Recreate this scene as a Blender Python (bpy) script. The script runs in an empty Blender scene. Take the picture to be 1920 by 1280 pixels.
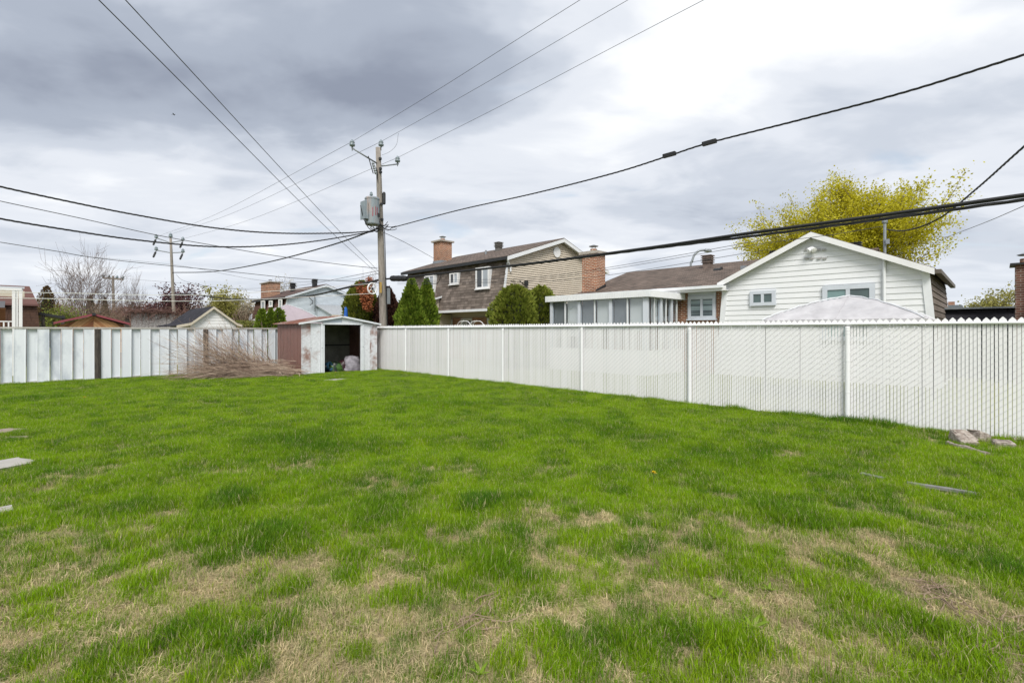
import bpy, math, random
import numpy as np
from mathutils import Vector, Matrix

S = bpy.context.scene
COL = S.collection
R = math.radians
F, HZ, CX, CH = 907.0, 620.0, 960.0, 1.68      # lens in photo pixels, horizon row, centre column, eye height

# ------------------------------------------------------------------ camera
cam_d = bpy.data.cameras.new("camera")
cam = bpy.data.objects.new("camera", cam_d); COL.objects.link(cam)
cam.location = (0, 0, CH); cam.rotation_euler = (R(90), 0, R(-45))
cam_d.sensor_width = 36; cam_d.lens = 36 * F / 1920
cam_d.shift_y = -(640 - HZ) / 1920
cam_d.clip_start = 0.05; cam_d.clip_end = 2000
S.camera = cam
S.cycles.max_bounces = 5; S.cycles.diffuse_bounces = 2; S.cycles.glossy_bounces = 2; S.cycles.transparent_max_bounces = 8; S.cycles.transmission_bounces = 3
S.cycles.caustics_reflective = False; S.cycles.caustics_refractive = False

# ------------------------------------------------------------------ light
SUN_AZ, SUN_EL = R(224), R(47)
S.view_settings.view_transform = 'Standard'; S.view_settings.look = 'None'
S.view_settings.exposure = 0.35; S.view_settings.gamma = 1
sun_d = bpy.data.lights.new("sun", 'SUN'); sun_d.energy = 2.8; sun_d.angle = R(24); sun_d.color = (1, .96, .9)
sun = bpy.data.objects.new("sun", sun_d); COL.objects.link(sun)
sv = Vector((math.sin(SUN_AZ) * math.cos(SUN_EL), math.cos(SUN_AZ) * math.cos(SUN_EL), math.sin(SUN_EL)))
sun.rotation_euler = sv.to_track_quat('Z', 'Y').to_euler()

W = bpy.data.worlds.new("World"); S.world = W; W.use_nodes = True
nt = W.node_tree; nt.nodes.clear()
def N(t, typ, **kw):
    n = t.nodes.new(typ)
    for k, v in kw.items():
        if k.startswith('i_'):
            key = k[2:]; n.inputs[int(key) if key.isdigit() else key].default_value = v
        else: setattr(n, k, v)
    return n
def L(t, a, b): t.links.new(a, b)
def MATH(t, op, a, b=None, c=None, clamp=False):
    n = t.nodes.new('ShaderNodeMath'); n.operation = op; n.use_clamp = clamp
    for i, v in enumerate((a, b, c)):
        if v is None: continue
        if isinstance(v, (int, float)): n.inputs[i].default_value = v
        else: t.links.new(v, n.inputs[i])
    return n.outputs[0]
def RAMP(t, fac, stops, interp='LINEAR'):
    n = t.nodes.new('ShaderNodeValToRGB'); n.color_ramp.interpolation = interp
    e = n.color_ramp.elements
    while len(e) < len(stops): e.new(0.5)
    for el, (p, c) in zip(e, stops):
        el.position = p; el.color = (c[0], c[1], c[2], 1) if not isinstance(c, (int, float)) else (c, c, c, 1)
    t.links.new(fac, n.inputs[0]); return n.outputs[0]
def MIXC(t, fac, a, b, mode='MIX'):
    n = t.nodes.new('ShaderNodeMix'); n.data_type = 'RGBA'; n.blend_type = mode
    for sock, v in ((0, fac), (6, a), (7, b)):
        if isinstance(v, (int, float)): n.inputs[sock].default_value = v
        elif isinstance(v, tuple): n.inputs[sock].default_value = (v[0], v[1], v[2], 1)
        else: t.links.new(v, n.inputs[sock])
    return n.outputs[2]

def build_sky():
    t = nt
    tc = N(t, 'ShaderNodeTexCoord')
    rot = N(t, 'ShaderNodeVectorRotate', rotation_type='Z_AXIS', i_Angle=R(45)); L(t, tc.outputs['Generated'], rot.inputs['Vector'])
    sp = N(t, 'ShaderNodeSeparateXYZ'); L(t, rot.outputs[0], sp.inputs[0])
    zz = MATH(t, 'ADD', MATH(t, 'MAXIMUM', sp.outputs[2], 0.0), 0.16)
    a = MATH(t, 'DIVIDE', sp.outputs[0], zz); b = MATH(t, 'DIVIDE', sp.outputs[1], zz)
    cb = N(t, 'ShaderNodeCombineXYZ'); L(t, a, cb.inputs[0]); L(t, b, cb.inputs[1])
    def noise(scale, det, rough, dist, off, sx=1.0):
        mp = N(t, 'ShaderNodeMapping'); mp.inputs['Location'].default_value = off; mp.inputs['Scale'].default_value = (sx, 1, 1)
        mp.inputs['Rotation'].default_value = (0, 0, R(-28))
        L(t, cb.outputs[0], mp.inputs[0])
        n = N(t, 'ShaderNodeTexNoise', i_Scale=scale, i_Detail=det, i_Roughness=rough, i_Distortion=dist)
        L(t, mp.outputs[0], n.inputs['Vector']); return n.outputs[0]
    n1 = noise(1.15, 5, .52, .35, (3.1, 1.7, 0), .75)
    n2 = noise(3.4, 5, .55, .5, (7.3, 2.2, 0), .6)
    n3 = noise(.55, 2, .5, .2, (1.3, 5.2, 0))
    wv = N(t, 'ShaderNodeVectorMath', operation='MULTIPLY_ADD')
    nn = N(t, 'ShaderNodeTexNoise', i_Scale=1.6, i_Detail=5); L(t, cb.outputs[0], nn.inputs['Vector'])
    sb = N(t, 'ShaderNodeVectorMath', operation='SUBTRACT'); L(t, nn.outputs['Color'], sb.inputs[0]); sb.inputs[1].default_value = (.5, .5, .5)
    L(t, sb.outputs[0], wv.inputs[0]); wv.inputs[1].default_value = (.8, .8, 0); L(t, cb.outputs[0], wv.inputs[2])
    def blob(ca, cbb, ra, rb, ang=0):
        # soft ellipse in cloud-plane coordinates
        s = N(t, 'ShaderNodeMapping', vector_type='TEXTURE')
        s.inputs['Location'].default_value = (ca, cbb, 0); s.inputs['Rotation'].default_value = (0, 0, R(ang)); s.inputs['Scale'].default_value = (ra, rb, 1)
        L(t, wv.outputs[0], s.inputs[0])
        ln = N(t, 'ShaderNodeVectorMath', operation='LENGTH'); L(t, s.outputs[0], ln.inputs[0])
        mr = N(t, 'ShaderNodeMapRange', interpolation_type='SMOOTHSTEP'); L(t, ln.outputs['Value'], mr.inputs[0])
        mr.inputs[1].default_value = 1.25; mr.inputs[2].default_value = .35; mr.inputs[3].default_value = 0; mr.inputs[4].default_value = 1
        return mr.outputs[0]
    dark = blob(-.58, 1.30, 1.02, .50, -6)
    dark2 = blob(-1.25, 1.65, .75, .5, 10)
    dark3 = blob(.75, 2.35, .8, .3, 20)
    bright = blob(.42, 1.22, .55, .45, 30)
    v = MATH(t, 'MULTIPLY', n1, .62)
    v = MATH(t, 'ADD', v, MATH(t, 'MULTIPLY', n2, .26))
    v = MATH(t, 'ADD', v, MATH(t, 'MULTIPLY', n3, .20))
    v = MATH(t, 'SUBTRACT', v, MATH(t, 'MULTIPLY', dark, .22))
    v = MATH(t, 'SUBTRACT', v, MATH(t, 'MULTIPLY', dark2, .12))
    v = MATH(t, 'SUBTRACT', v, MATH(t, 'MULTIPLY', dark3, .05))
    v = MATH(t, 'ADD', v, MATH(t, 'MULTIPLY', bright, .12))
    clouds = RAMP(t, v, [(.18, (.235, .265, .335)), (.33, (.35, .39, .465)), (.45, (.50, .54, .61)), (.55, (.64, .67, .725)), (.67, (.81, .825, .845))], 'EASE')
    # clear gaps, low on the left
    gap = noise(2.1, 4, .55, .4, (4.4, 9.1, 0), .5)
    gm = N(t, 'ShaderNodeMapRange', interpolation_type='SMOOTHSTEP'); L(t, gap, gm.inputs[0])
    gm.inputs[1].default_value = .60; gm.inputs[2].default_value = .72
    sky = N(t, 'ShaderNodeTexSky', sky_type='NISHITA', sun_disc=False, sun_elevation=SUN_EL, sun_rotation=SUN_AZ)
    skl = N(t, 'ShaderNodeVectorMath', operation='SCALE'); L(t, sky.outputs[0], skl.inputs[0]); skl.inputs['Scale'].default_value = .10
    gapc = MIXC(t, .55, skl.outputs[0], (.62, .68, .74))
    colr = MIXC(t, MATH(t, 'MULTIPLY', gm.outputs[0], .7), clouds, gapc)
    hz = N(t, 'ShaderNodeMapRange', interpolation_type='SMOOTHSTEP'); L(t, sp.outputs[2], hz.inputs[0])
    hz.inputs[1].default_value = .20; hz.inputs[2].default_value = -.02; hz.inputs[3].default_value = 0; hz.inputs[4].default_value = .62
    colr = MIXC(t, hz.outputs[0], colr, (.66, .70, .75))
    bg = N(t, 'ShaderNodeBackground', i_Strength=1.0); L(t, colr, bg.inputs[0])
    out = N(t, 'ShaderNodeOutputWorld'); L(t, bg.outputs[0], out.inputs[0])
build_sky()
W.cycles.sampling_method = 'MANUAL'; W.cycles.sample_map_resolution = 512

# ------------------------------------------------------------------ helpers
def at(px, py, x=None, y=None, d=None):
    """a point of the place from the photo: its column and row and one known plan coordinate"""
    k = (px - CX) / F
    if x is not None: y = x * (1 - k) / (1 + k)
    elif y is not None: x = y * (1 + k) / (1 - k)
    else: x = d * (1 + k) / 1.41421; y = d * (1 - k) / 1.41421
    dd = (x + y) / 1.41421
    return Vector((x, y, CH + (HZ - py) * dd / F))
def ground_at(px, py):
    return at(px, py, d=F * CH / (py - HZ))

class MB:
    def __init__(s): s.v = []; s.f = []
    def add(s, vs, fs):
        o = len(s.v); s.v.extend([tuple(p) for p in vs]); s.f.extend([tuple(i + o for i in f) for f in fs]); return s
    def box(s, x0, x1, y0, y1, z0, z1):
        if x0 > x1: x0, x1 = x1, x0
        if y0 > y1: y0, y1 = y1, y0
        if z0 > z1: z0, z1 = z1, z0
        return s.add([(x0,y0,z0),(x1,y0,z0),(x1,y1,z0),(x0,y1,z0),(x0,y0,z1),(x1,y0,z1),(x1,y1,z1),(x0,y1,z1)],
                     [(0,3,2,1),(4,5,6,7),(0,1,5,4),(1,2,6,5),(2,3,7,6),(3,0,4,7)])
    def prism(s, poly, vec):
        """closed polygon (3D points) pushed along vec"""
        n = len(poly); vec = Vector(vec); P = [Vector(p) for p in poly]
        nrm = Vector((0, 0, 0))
        for i in range(n): nrm += P[i].cross(P[(i + 1) % n])
        if nrm.dot(vec) > 0: P.reverse()
        Q = [p + vec for p in P]
        return s.add(P + Q, [tuple(range(n)), tuple(range(2 * n - 1, n - 1, -1))] + [(i, i + n, (i + 1) % n + n, (i + 1) % n) for i in range(n)])
    def tube(s, pts, rad, n=6, cap=True):
        pts = [Vector(p) for p in pts]; m = len(pts)
        if isinstance(rad, (int, float)): rad = [rad] * m
        vs = []; prev = None
        for i, p in enumerate(pts):
            t = (pts[min(i + 1, m - 1)] - pts[max(i - 1, 0)])
            if t.length < 1e-9: t = Vector((0, 0, 1))
            t.normalize()
            if prev is None:
                prev = t.orthogonal().normalized()
            u = prev - t * prev.dot(t)
            if u.length < 1e-6: u = t.orthogonal()
            u.normalize(); prev = u; w = t.cross(u)
            for j in range(n):
                a = 2 * math.pi * j / n
                vs.append(p + (u * math.cos(a) + w * math.sin(a)) * rad[i])
        fs = []
        for i in range(m - 1):
            for j in range(n):
                a = i * n + j; b = i * n + (j + 1) % n
                fs.append((a, b, b + n, a + n))
        if cap: fs.append(tuple(range(n - 1, -1, -1))); fs.append(tuple(range((m - 1) * n, m * n)))
        return s.add(vs, fs)
    def lathe(s, prof, n=16, c=(0, 0, 0), axis=None):
        """profile of (radius, height) turned about z (or another axis) at c"""
        M = Matrix.Identity(3)
        if axis is not None: M = Vector(axis).normalized().to_track_quat('Z', 'Y').to_matrix()
        c = Vector(c); vs = []
        for r, h in prof:
            for j in range(n):
                a = 2 * math.pi * j / n
                vs.append(c + M @ Vector((r * math.cos(a), r * math.sin(a), h)))
        fs = []
        for i in range(len(prof) - 1):
            for j in range(n):
                a = i * n + j; b = i * n + (j + 1) % n
                fs.append((a, b, b + n, a + n))
        fs.append(tuple(range(n - 1, -1, -1))); m = len(prof); fs.append(tuple(range((m - 1) * n, m * n)))
        return s.add(vs, fs)
    def mesh(s, name, mat, off=(0, 0, 0), smooth=False):
        me = bpy.data.meshes.new(name)
        ox, oy, oz = off
        me.from_pydata([(x - ox, y - oy, z - oz) for x, y, z in s.v], [], s.f)
        if mat: me.materials.append(mat)
        if smooth: me.polygons.foreach_set('use_smooth', [True] * len(me.polygons))
        me.update(); return me

def obj(name, mb, mat, parent=None, off=None, smooth=False, kind=None):
    """one mesh object; coordinates given in the place, stored relative to its thing's base"""
    if off is None:
        off = parent['_o'] if parent is not None and '_o' in parent else (0, 0, 0)
    o = bpy.data.objects.new(name, mb.mesh(name, mat, off, smooth)); COL.objects.link(o)
    if parent is not None:
        o.parent = parent; o['_o'] = tuple(off)
    if kind: o['kind'] = kind
    return o
def thing(name, label, cat, loc, group=None):
    o = bpy.data.objects.new(name, None); COL.objects.link(o); o.location = loc; o.empty_display_size = .2
    o['label'] = label; o['category'] = cat; o['_o'] = tuple(loc)
    if group: o['group'] = group
    return o
def solo(name, mb, mat, label, cat, loc, group=None, smooth=False, kind=None):
    """a thing that is one mesh, its origin at its base"""
    o = bpy.data.objects.new(name, mb.mesh(name, mat, loc, smooth)); COL.objects.link(o); o.location = loc
    o['label'] = label; o['category'] = cat; o['_o'] = tuple(loc)
    if group: o['group'] = group
    if kind: o['kind'] = kind
    return o

# ------------------------------------------------------------------ materials
MATS = {}
def mat(name, base, rough=.7, var=.12, scale=6.0, bump=0.0, bscale=None, base2=None, metal=0.0, spec=.4, detail=5, stretch=(1, 1, 1), thr=None, base3=None, scale3=2.0):
    """plain procedural surface: two tones mixed by noise, optional patches and bump"""
    if name in MATS: return MATS[name]
    m = bpy.data.materials.new(name); m.use_nodes = True; t = m.node_tree
    p = t.nodes['Principled BSDF']; p.inputs['Roughness'].default_value = rough; p.inputs['Metallic'].default_value = metal
    p.inputs['Specular IOR Level'].default_value = spec
    tc = N(t, 'ShaderNodeTexCoord'); mp = N(t, 'ShaderNodeMapping'); mp.inputs['Scale'].default_value = stretch
    L(t, tc.outputs['Object'], mp.inputs[0])
    n = N(t, 'ShaderNodeTexNoise', i_Scale=scale, i_Detail=detail, i_Roughness=.6); L(t, mp.outputs[0], n.inputs['Vector'])
    b2 = base2 or tuple(c * (1 - var * 2) for c in base)
    lo, hi = (thr or (.3, .7))
    col = RAMP(t, n.outputs[0], [(lo, b2), (hi, base)])
    if base3:
        n3 = N(t, 'ShaderNodeTexNoise', i_Scale=scale3, i_Detail=6, i_Roughness=.65); L(t, mp.outputs[0], n3.inputs['Vector'])
        col = MIXC(t, RAMP(t, n3.outputs[0], [(.52, 0.0), (.66, 1.0)]), col, base3)
    L(t, col, p.inputs['Base Color'])
    if bump:
        bn = N(t, 'ShaderNodeTexNoise', i_Scale=bscale or scale * 4, i_Detail=5); L(t, mp.outputs[0], bn.inputs['Vector'])
        b = N(t, 'ShaderNodeBump', i_Strength=bump, i_Distance=.02); L(t, bn.outputs[0], b.inputs['Height']); L(t, b.outputs[0], p.inputs['Normal'])
    MATS[name] = m; return m
def brickmat(name, c1, c2, mortar, bw, bh, ms=.06, roof=None, rough=.85, offset=.5, bump=.6, bias=0.0):
    """courses on a wall (x+y along, z up) or on a roof slope (roof='y': ridge along y)"""
    m = bpy.data.materials.new(name); m.use_nodes = True; t = m.node_tree
    p = t.nodes['Principled BSDF']; p.inputs['Roughness'].default_value = rough; p.inputs['Specular IOR Level'].default_value = .25
    tc = N(t, 'ShaderNodeTexCoord'); sp = N(t, 'ShaderNodeSeparateXYZ'); L(t, tc.outputs['Object'], sp.inputs[0])
    cb = N(t, 'ShaderNodeCombineXYZ')
    if roof is None:
        L(t, MATH(t, 'ADD', sp.outputs[0], sp.outputs[1]), cb.inputs[0]); L(t, sp.outputs[2], cb.inputs[1])
    elif roof == 'y':
        L(t, sp.outputs[1], cb.inputs[0]); L(t, MATH(t, 'MULTIPLY', sp.outputs[0], 1.06), cb.inputs[1])
    else:
        L(t, sp.outputs[0], cb.inputs[0]); L(t, MATH(t, 'MULTIPLY', sp.outputs[1], 1.06), cb.inputs[1])
    br = N(t, 'ShaderNodeTexBrick', offset=offset, i_Scale=1.0)
    br.inputs['Brick Width'].default_value = bw; br.inputs['Row Height'].default_value = bh
    br.inputs['Mortar Size'].default_value = ms * bh; br.inputs['Mortar Smooth'].default_value = .2; br.inputs['Bias'].default_value = bias
    br.inputs['Color1'].default_value = (*c1, 1); br.inputs['Color2'].default_value = (*c2, 1); br.inputs['Mortar'].default_value = (*mortar, 1)
    L(t, cb.outputs[0], br.inputs['Vector'])
    n = N(t, 'ShaderNodeTexNoise', i_Scale=1.3, i_Detail=6); L(t, tc.outputs['Object'], n.inputs['Vector'])
    n2 = N(t, 'ShaderNodeTexNoise', i_Scale=9.0, i_Detail=4); L(t, tc.outputs['Object'], n2.inputs['Vector'])
    k = RAMP(t, n.outputs[0], [(.3, .78), (.7, 1.15)]); k2 = RAMP(t, n2.outputs[0], [(.3, .8), (.7, 1.15)])
    c = MIXC(t, 1.0, br.outputs[0], k, 'MULTIPLY'); c = MIXC(t, 1.0, c, k2, 'MULTIPLY'); L(t, c, p.inputs['Base Color'])
    b = N(t, 'ShaderNodeBump', i_Strength=bump, i_Distance=.012, invert=True); L(t, br.outputs['Fac'], b.inputs['Height']); L(t, b.outputs[0], p.inputs['Normal'])
    return m
def leafmat(name, c1, c2, c3=None, trans=.35, rough=.55):
    """foliage: colour differs leaf by leaf and clump by clump"""
    m = bpy.data.materials.new(name); m.use_nodes = True; t = m.node_tree; t.nodes.clear()
    g = N(t, 'ShaderNodeNewGeometry'); tc = N(t, 'ShaderNodeTexCoord')
    n = N(t, 'ShaderNodeTexNoise', i_Scale=1.6, i_Detail=3); L(t, tc.outputs['Object'], n.inputs['Vector'])
    f = MATH(t, 'ADD', MATH(t, 'MULTIPLY', g.outputs['Random Per Island'], .55), MATH(t, 'MULTIPLY', n.outputs[0], .9))
    f = MATH(t, 'SUBTRACT', f, .22, clamp=True)
    c = RAMP(t, f, [(0, c1), (.55, c2), (1, c3 or c2)])
    d = N(t, 'ShaderNodeBsdfPrincipled'); d.inputs['Roughness'].default_value = rough; d.inputs['Specular IOR Level'].default_value = .25; L(t, c, d.inputs['Base Color'])
    tr = N(t, 'ShaderNodeBsdfTranslucent'); L(t, c, tr.inputs[0])
    mx = N(t, 'ShaderNodeMixShader'); mx.inputs[0].default_value = trans; L(t, d.outputs[0], mx.inputs[1]); L(t, tr.outputs[0], mx.inputs[2])
    o = N(t, 'ShaderNodeOutputMaterial'); L(t, mx.outputs[0], o.inputs[0]); return m
def glassmat(name, tint=(.92, .94, .95), refl=.03):
    m = bpy.data.materials.new(name); m.use_nodes = True; t = m.node_tree; t.nodes.clear()
    tr = N(t, 'ShaderNodeBsdfTransparent'); tr.inputs[0].default_value = (*tint, 1)
    gl = N(t, 'ShaderNodeBsdfGlossy'); gl.inputs['Roughness'].default_value = .03
    lw = N(t, 'ShaderNodeLayerWeight', i_Blend=.5)
    fc = MATH(t, 'ADD', MATH(t, 'MULTIPLY', MATH(t, 'POWER', lw.outputs['Facing'], 4.0), .8), .03 + refl, clamp=True)
    mx = N(t, 'ShaderNodeMixShader'); L(t, fc, mx.inputs[0]); L(t, tr.outputs[0], mx.inputs[1]); L(t, gl.outputs[0], mx.inputs[2])
    o = N(t, 'ShaderNodeOutputMaterial'); L(t, mx.outputs[0], o.inputs[0]); return m

M_white = mat('white_vinyl', (.80, .80, .80), .45, .03, 3, spec=.45)
M_slat = mat('white_slat', (.84, .83, .84), .42, .04, 2.2, spec=.5, base2=(.79, .785, .79))
M_rail = mat('white_pipe', (.80, .81, .82), .35, .03, 5, spec=.5)
M_trim = mat('white_trim', (.76, .78, .80), .5, .05, 4)
M_trimg = mat('grey_white_trim', (.60, .64, .70), .5, .05, 4)
M_dark = mat('dark_metal', (.03, .032, .035), .5, .2, 8)
M_black = mat('black_rubber', (.018, .018, .02), .55, .2, 6)
M_wire = mat('wire_grey', (.07, .07, .075), .5, .2, 4)
M_wood = mat('weathered_pole_wood', (.35, .315, .28), .9, .2, 5, bump=.6, stretch=(6, 6, .5), base2=(.17, .15, .13))
M_oldpost = mat('old_dark_post', (.10, .085, .07), .9, .3, 7, bump=.5, stretch=(3, 3, .6), base2=(.025, .022, .02))
M_board = mat('pale_fence_steel', (.76, .79, .83), .5, .05, 1.6, base2=(.70, .74, .78), base3=(.50, .54, .60), scale3=1.1, stretch=(1, 1, .5))
M_capr = mat('grey_fence_rail', (.52, .51, .48), .6, .12, 4, base2=(.36, .34, .31))
M_glass = glassmat('window_glass')
M_pane = mat('dark_window_pane', (.055, .065, .07), .06, .3, .8, spec=.8)
M_palepane = mat('curtained_pane', (.40, .44, .48), .08, .15, 1.5, spec=.8)
M_greenpane = mat('greenish_pane', (.10, .15, .145), .07, .25, 1.2, spec=.8)
M_brick = brickmat('orange_brick', (.36, .115, .045), (.22, .07, .032), (.50, .40, .31), .215, .075, .2)
M_brick2 = brickmat('brown_brick', (.20, .085, .06), (.13, .06, .045), (.30, .25, .22), .215, .075, .14)
M_conc = mat('chimney_cap_stone', (.42, .38, .33), .9, .15, 7, bump=.3)
M_shing = brickmat('brown_roof_shingle', (.19, .145, .12), (.11, .085, .07), (.045, .036, .03), .32, .15, .10, roof='y')
M_shingx = brickmat('brown_roof_shingle_wing', (.19, .145, .12), (.11, .085, .07), (.045, .036, .03), .32, .15, .10, roof='x')
M_blackshing = brickmat('black_roof_shingle', (.035, .034, .045), (.02, .02, .026), (.01, .01, .012), .32, .15, .1, roof='y')
M_tab = mat('mansard_shingle', (.20, .165, .14), .9, .2, 3.1, base2=(.12, .097, .083), bump=.2)
M_tab3 = mat('red_brown_mansard_shingle', (.13, .068, .055), .9, .2, 3.1, base2=(.08, .045, .036), bump=.2)
def tabmat(name, c1, c2, c3):
    m = bpy.data.materials.new(name); m.use_nodes = True; t = m.node_tree; p = t.nodes['Principled BSDF']; p.inputs['Roughness'].default_value = .9; p.inputs['Specular IOR Level'].default_value = .2
    g = N(t, 'ShaderNodeNewGeometry'); tc = N(t, 'ShaderNodeTexCoord'); n = N(t, 'ShaderNodeTexNoise', i_Scale=1.4, i_Detail=4); L(t, tc.outputs['Object'], n.inputs['Vector'])
    f = MATH(t, 'ADD', MATH(t, 'MULTIPLY', g.outputs['Random Per Island'], .75), MATH(t, 'MULTIPLY', MATH(t, 'SUBTRACT', n.outputs[0], .4), .9), clamp=True)
    L(t, RAMP(t, f, [(0, c1), (.5, c2), (1, c3)]), p.inputs['Base Color']); return m
M_tab = tabmat('mansard_shingle_tabs', (.105, .085, .072), (.17, .14, .12), (.26, .215, .185)); M_tab3 = tabmat('red_brown_shingle_tabs', (.075, .042, .034), (.12, .065, .052), (.17, .10, .08))
M_beige = mat('beige_siding', (.60, .53, .43), .6, .05, 2)
M_bluegrey = mat('grey_blue_siding', (.56, .62, .68), .6, .05, 2)
M_soffit = mat('cream_soffit', (.58, .52, .42), .6, .05, 3)
M_galv = mat('galvanised', (.29, .315, .34), .45, .12, 5, metal=.3)
M_tank = mat('transformer_grey', (.25, .30, .335), .5, .08, 4, base2=(.20, .235, .26), base3=(.36, .30, .28), scale3=1.6, stretch=(2.5, 2.5, .5))
M_ins = mat('insulator_glaze', (.22, .27, .30), .2, .1, 5, spec=.6)

# ------------------------------------------------------------------ value noise for the lawn
rng = np.random.default_rng(11)
_tab = rng.random((256, 256))
def vnoise(x, y):
    xi = np.floor(x).astype(int); yi = np.floor(y).astype(int); fx = x - xi; fy = y - yi
    fx = fx * fx * (3 - 2 * fx); fy = fy * fy * (3 - 2 * fy)
    g = lambda i, j: _tab[i & 255, j & 255]
    return (g(xi, yi) * (1 - fx) + g(xi + 1, yi) * fx) * (1 - fy) + (g(xi, yi + 1) * (1 - fx) + g(xi + 1, yi + 1) * fx) * fy
def fbm(x, y, f=1.0, o=4):
    s = 0; a = .5; t = 0
    for i in range(o):
        s = s + a * vnoise(x * f + 17.3 * i, y * f + 5.1 * i); t += a; a *= .55; f *= 2.03
    return s / t
def hgt(x, y):
    e = np.clip((10.6 - x) / 1.5, 0, 1) * np.clip((20.5 - y) / 2, 0, 1)
    return e * (.10 * (fbm(x, y, .35, 3) - .5) + .05 * (fbm(x + 40, y, 1.7, 2) - .5))
# grass tussocks and straw patches read off the photograph: (column, row, radius m, amount)
LUSH = [(1380, 770, .22, .5), (1500, 783, .22, .6), (1590, 794, .25, .8), (1660, 799, .25, .7), (1740, 803, .25, .8), (1830, 809, .25, .8), (1910, 818, .25, .8), (960, 716, .3, .6), (1010, 722, .3, .4), (903, 950, .16, 1.0), (905, 945, .20, 1.0), (985, 935, .16, .6), (430, 940, .26, .7), (250, 955, .3, .5), (330, 1200, .13, .5), (200, 1235, .12, .45), (1150, 1210, .13, .4), (1290, 1190, .13, .4),
        (1480, 965, .35, .6), (1880, 1060, .25, .6), (700, 960, .4, .4), (930, 1060, .16, .5), (560, 830, .8, .5), (1100, 800, 1.0, .4), (820, 760, 1.0, .3), (1350, 860, .6, .5), (500, 1010, .3, .5), (1760, 1190, .14, .5), (60, 750, .6, .6)]
BARE = [(250, 985, .35, .9), (110, 1000, .3, .8), (420, 1110, .35, .9), (250, 1150, .35, .9), (60, 1160, .35, .8), (860, 880, .45, .6), (640, 1010, .3, .6), (1750, 1110, .3, 1.0), (1850, 1170, .3, 1.0),
        (1500, 1010, .35, .8), (1650, 1030, .3, .7), (1080, 1080, .3, .8), (860, 1180, .25, .9), (1480, 860, .15, .9), (1120, 1000, .3, .5), (680, 1100, .3, .8), (1560, 1200, .4, .8), (1380, 990, .3, .6), (1330, 1040, .3, .6), (40, 930, .3, .6), (1890, 860, .35, .9), (1480, 850, .12, 1)]
LUSHW = [(*ground_at(a, b)[:2], r, w) for a, b, r, w in LUSH]; BAREW = [(*ground_at(a, b)[:2], r, w) for a, b, r, w in BARE]
def masks(x, y):
    d = (x + y) / 1.41421
    n = fbm(x, y, 1.1, 5); n2 = fbm(x + 31, y + 9, 3.2, 4)
    near = np.clip((6.6 - d) / 3.6, 0, 1)
    n3 = fbm(x + 7, y + 3, 9.0, 3)
    dead = (n - .5) * (2.0 - 1.4 * near) + (n2 - .5) * (1.6 - .2 * near) + (n3 - .5) * (1.2 + 1.8 * near) + near * .66 - .33
    lush = np.zeros_like(x)
    for cx, cy, r, w in BAREW: dead = dead + w * .42 * np.exp(-(((x - cx) ** 2 + (y - cy) ** 2) / r ** 2))
    for cx, cy, r, w in LUSHW:
        g = w * np.exp(-(((x - cx) ** 2 + (y - cy) ** 2) / r ** 2)); lush = np.maximum(lush, g); dead = dead - g * .9
    return np.clip(dead, 0, 1), np.clip(lush, 0, 1), n, n2

# ------------------------------------------------------------------ ground
def build_ground():
    far = [-900, -300, -120, -50, -20, -8, -3]
    xs = far + list(np.arange(-1.5, 11.3, .11)) + [13, 16, 20, 28, 40, 60, 100, 200, 400, 900]
    ys = far + list(np.arange(-1.5, 22.2, .11)) + [24, 28, 34, 42, 60, 100, 200, 400, 900]
    X, Y = np.meshgrid(np.array(xs, float), np.array(ys, float), indexing='ij'); Z = hgt(X, Y)
    inside = (X > -1.6) & (X < 10.7) & (Y > -1.6) & (Y < 21.6); Z = np.where(inside, Z, 0)
    dead, lush, n, n2 = masks(X, Y); dead = np.where(inside, dead, .35)
    me = bpy.data.meshes.new('ground'); nx, ny = X.shape
    idx = np.arange(nx * ny).reshape(nx, ny)
    fs = np.stack([idx[:-1, :-1], idx[1:, :-1], idx[1:, 1:], idx[:-1, 1:]], -1).reshape(-1, 4)
    me.from_pydata(np.stack([X, Y, Z], -1).reshape(-1, 3).tolist(), [], fs.tolist())
    at_ = me.attributes.new('dead', 'FLOAT', 'POINT'); at_.data.foreach_set('value', dead.reshape(-1).astype(np.float32))
    m = bpy.data.materials.new('lawn_soil'); m.use_nodes = True; t = m.node_tree; p = t.nodes['Principled BSDF']; p.inputs['Roughness'].default_value = .95; p.inputs['Specular IOR Level'].default_value = .1
    a = N(t, 'ShaderNodeAttribute', attribute_name='dead'); tc = N(t, 'ShaderNodeTexCoord')
    nn = N(t, 'ShaderNodeTexNoise', i_Scale=38.0, i_Detail=6, i_Roughness=.7); L(t, tc.outputs['Object'], nn.inputs['Vector'])
    straw = RAMP(t, nn.outputs[0], [(.3, (.14, .105, .06)), (.5, (.38, .31, .17)), (.7, (.58, .49, .30))])
    green = RAMP(t, nn.outputs[0], [(.3, (.05, .09, .010)), (.7, (.17, .25, .03))])
    L(t, MIXC(t, a.outputs['Fac'], green, straw), p.inputs['Base Color'])
    b = N(t, 'ShaderNodeBump', i_Strength=.8, i_Distance=.02); L(t, nn.outputs[0], b.inputs['Height']); L(t, b.outputs[0], p.inputs['Normal'])
    me.materials.append(m); me.polygons.foreach_set('use_smooth', [True] * len(me.polygons))
    o = bpy.data.objects.new('ground', me); COL.objects.link(o); o['kind'] = 'structure'
    o['label'] = 'patchy back garden lawn of green and straw coloured turf'
build_ground()

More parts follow.
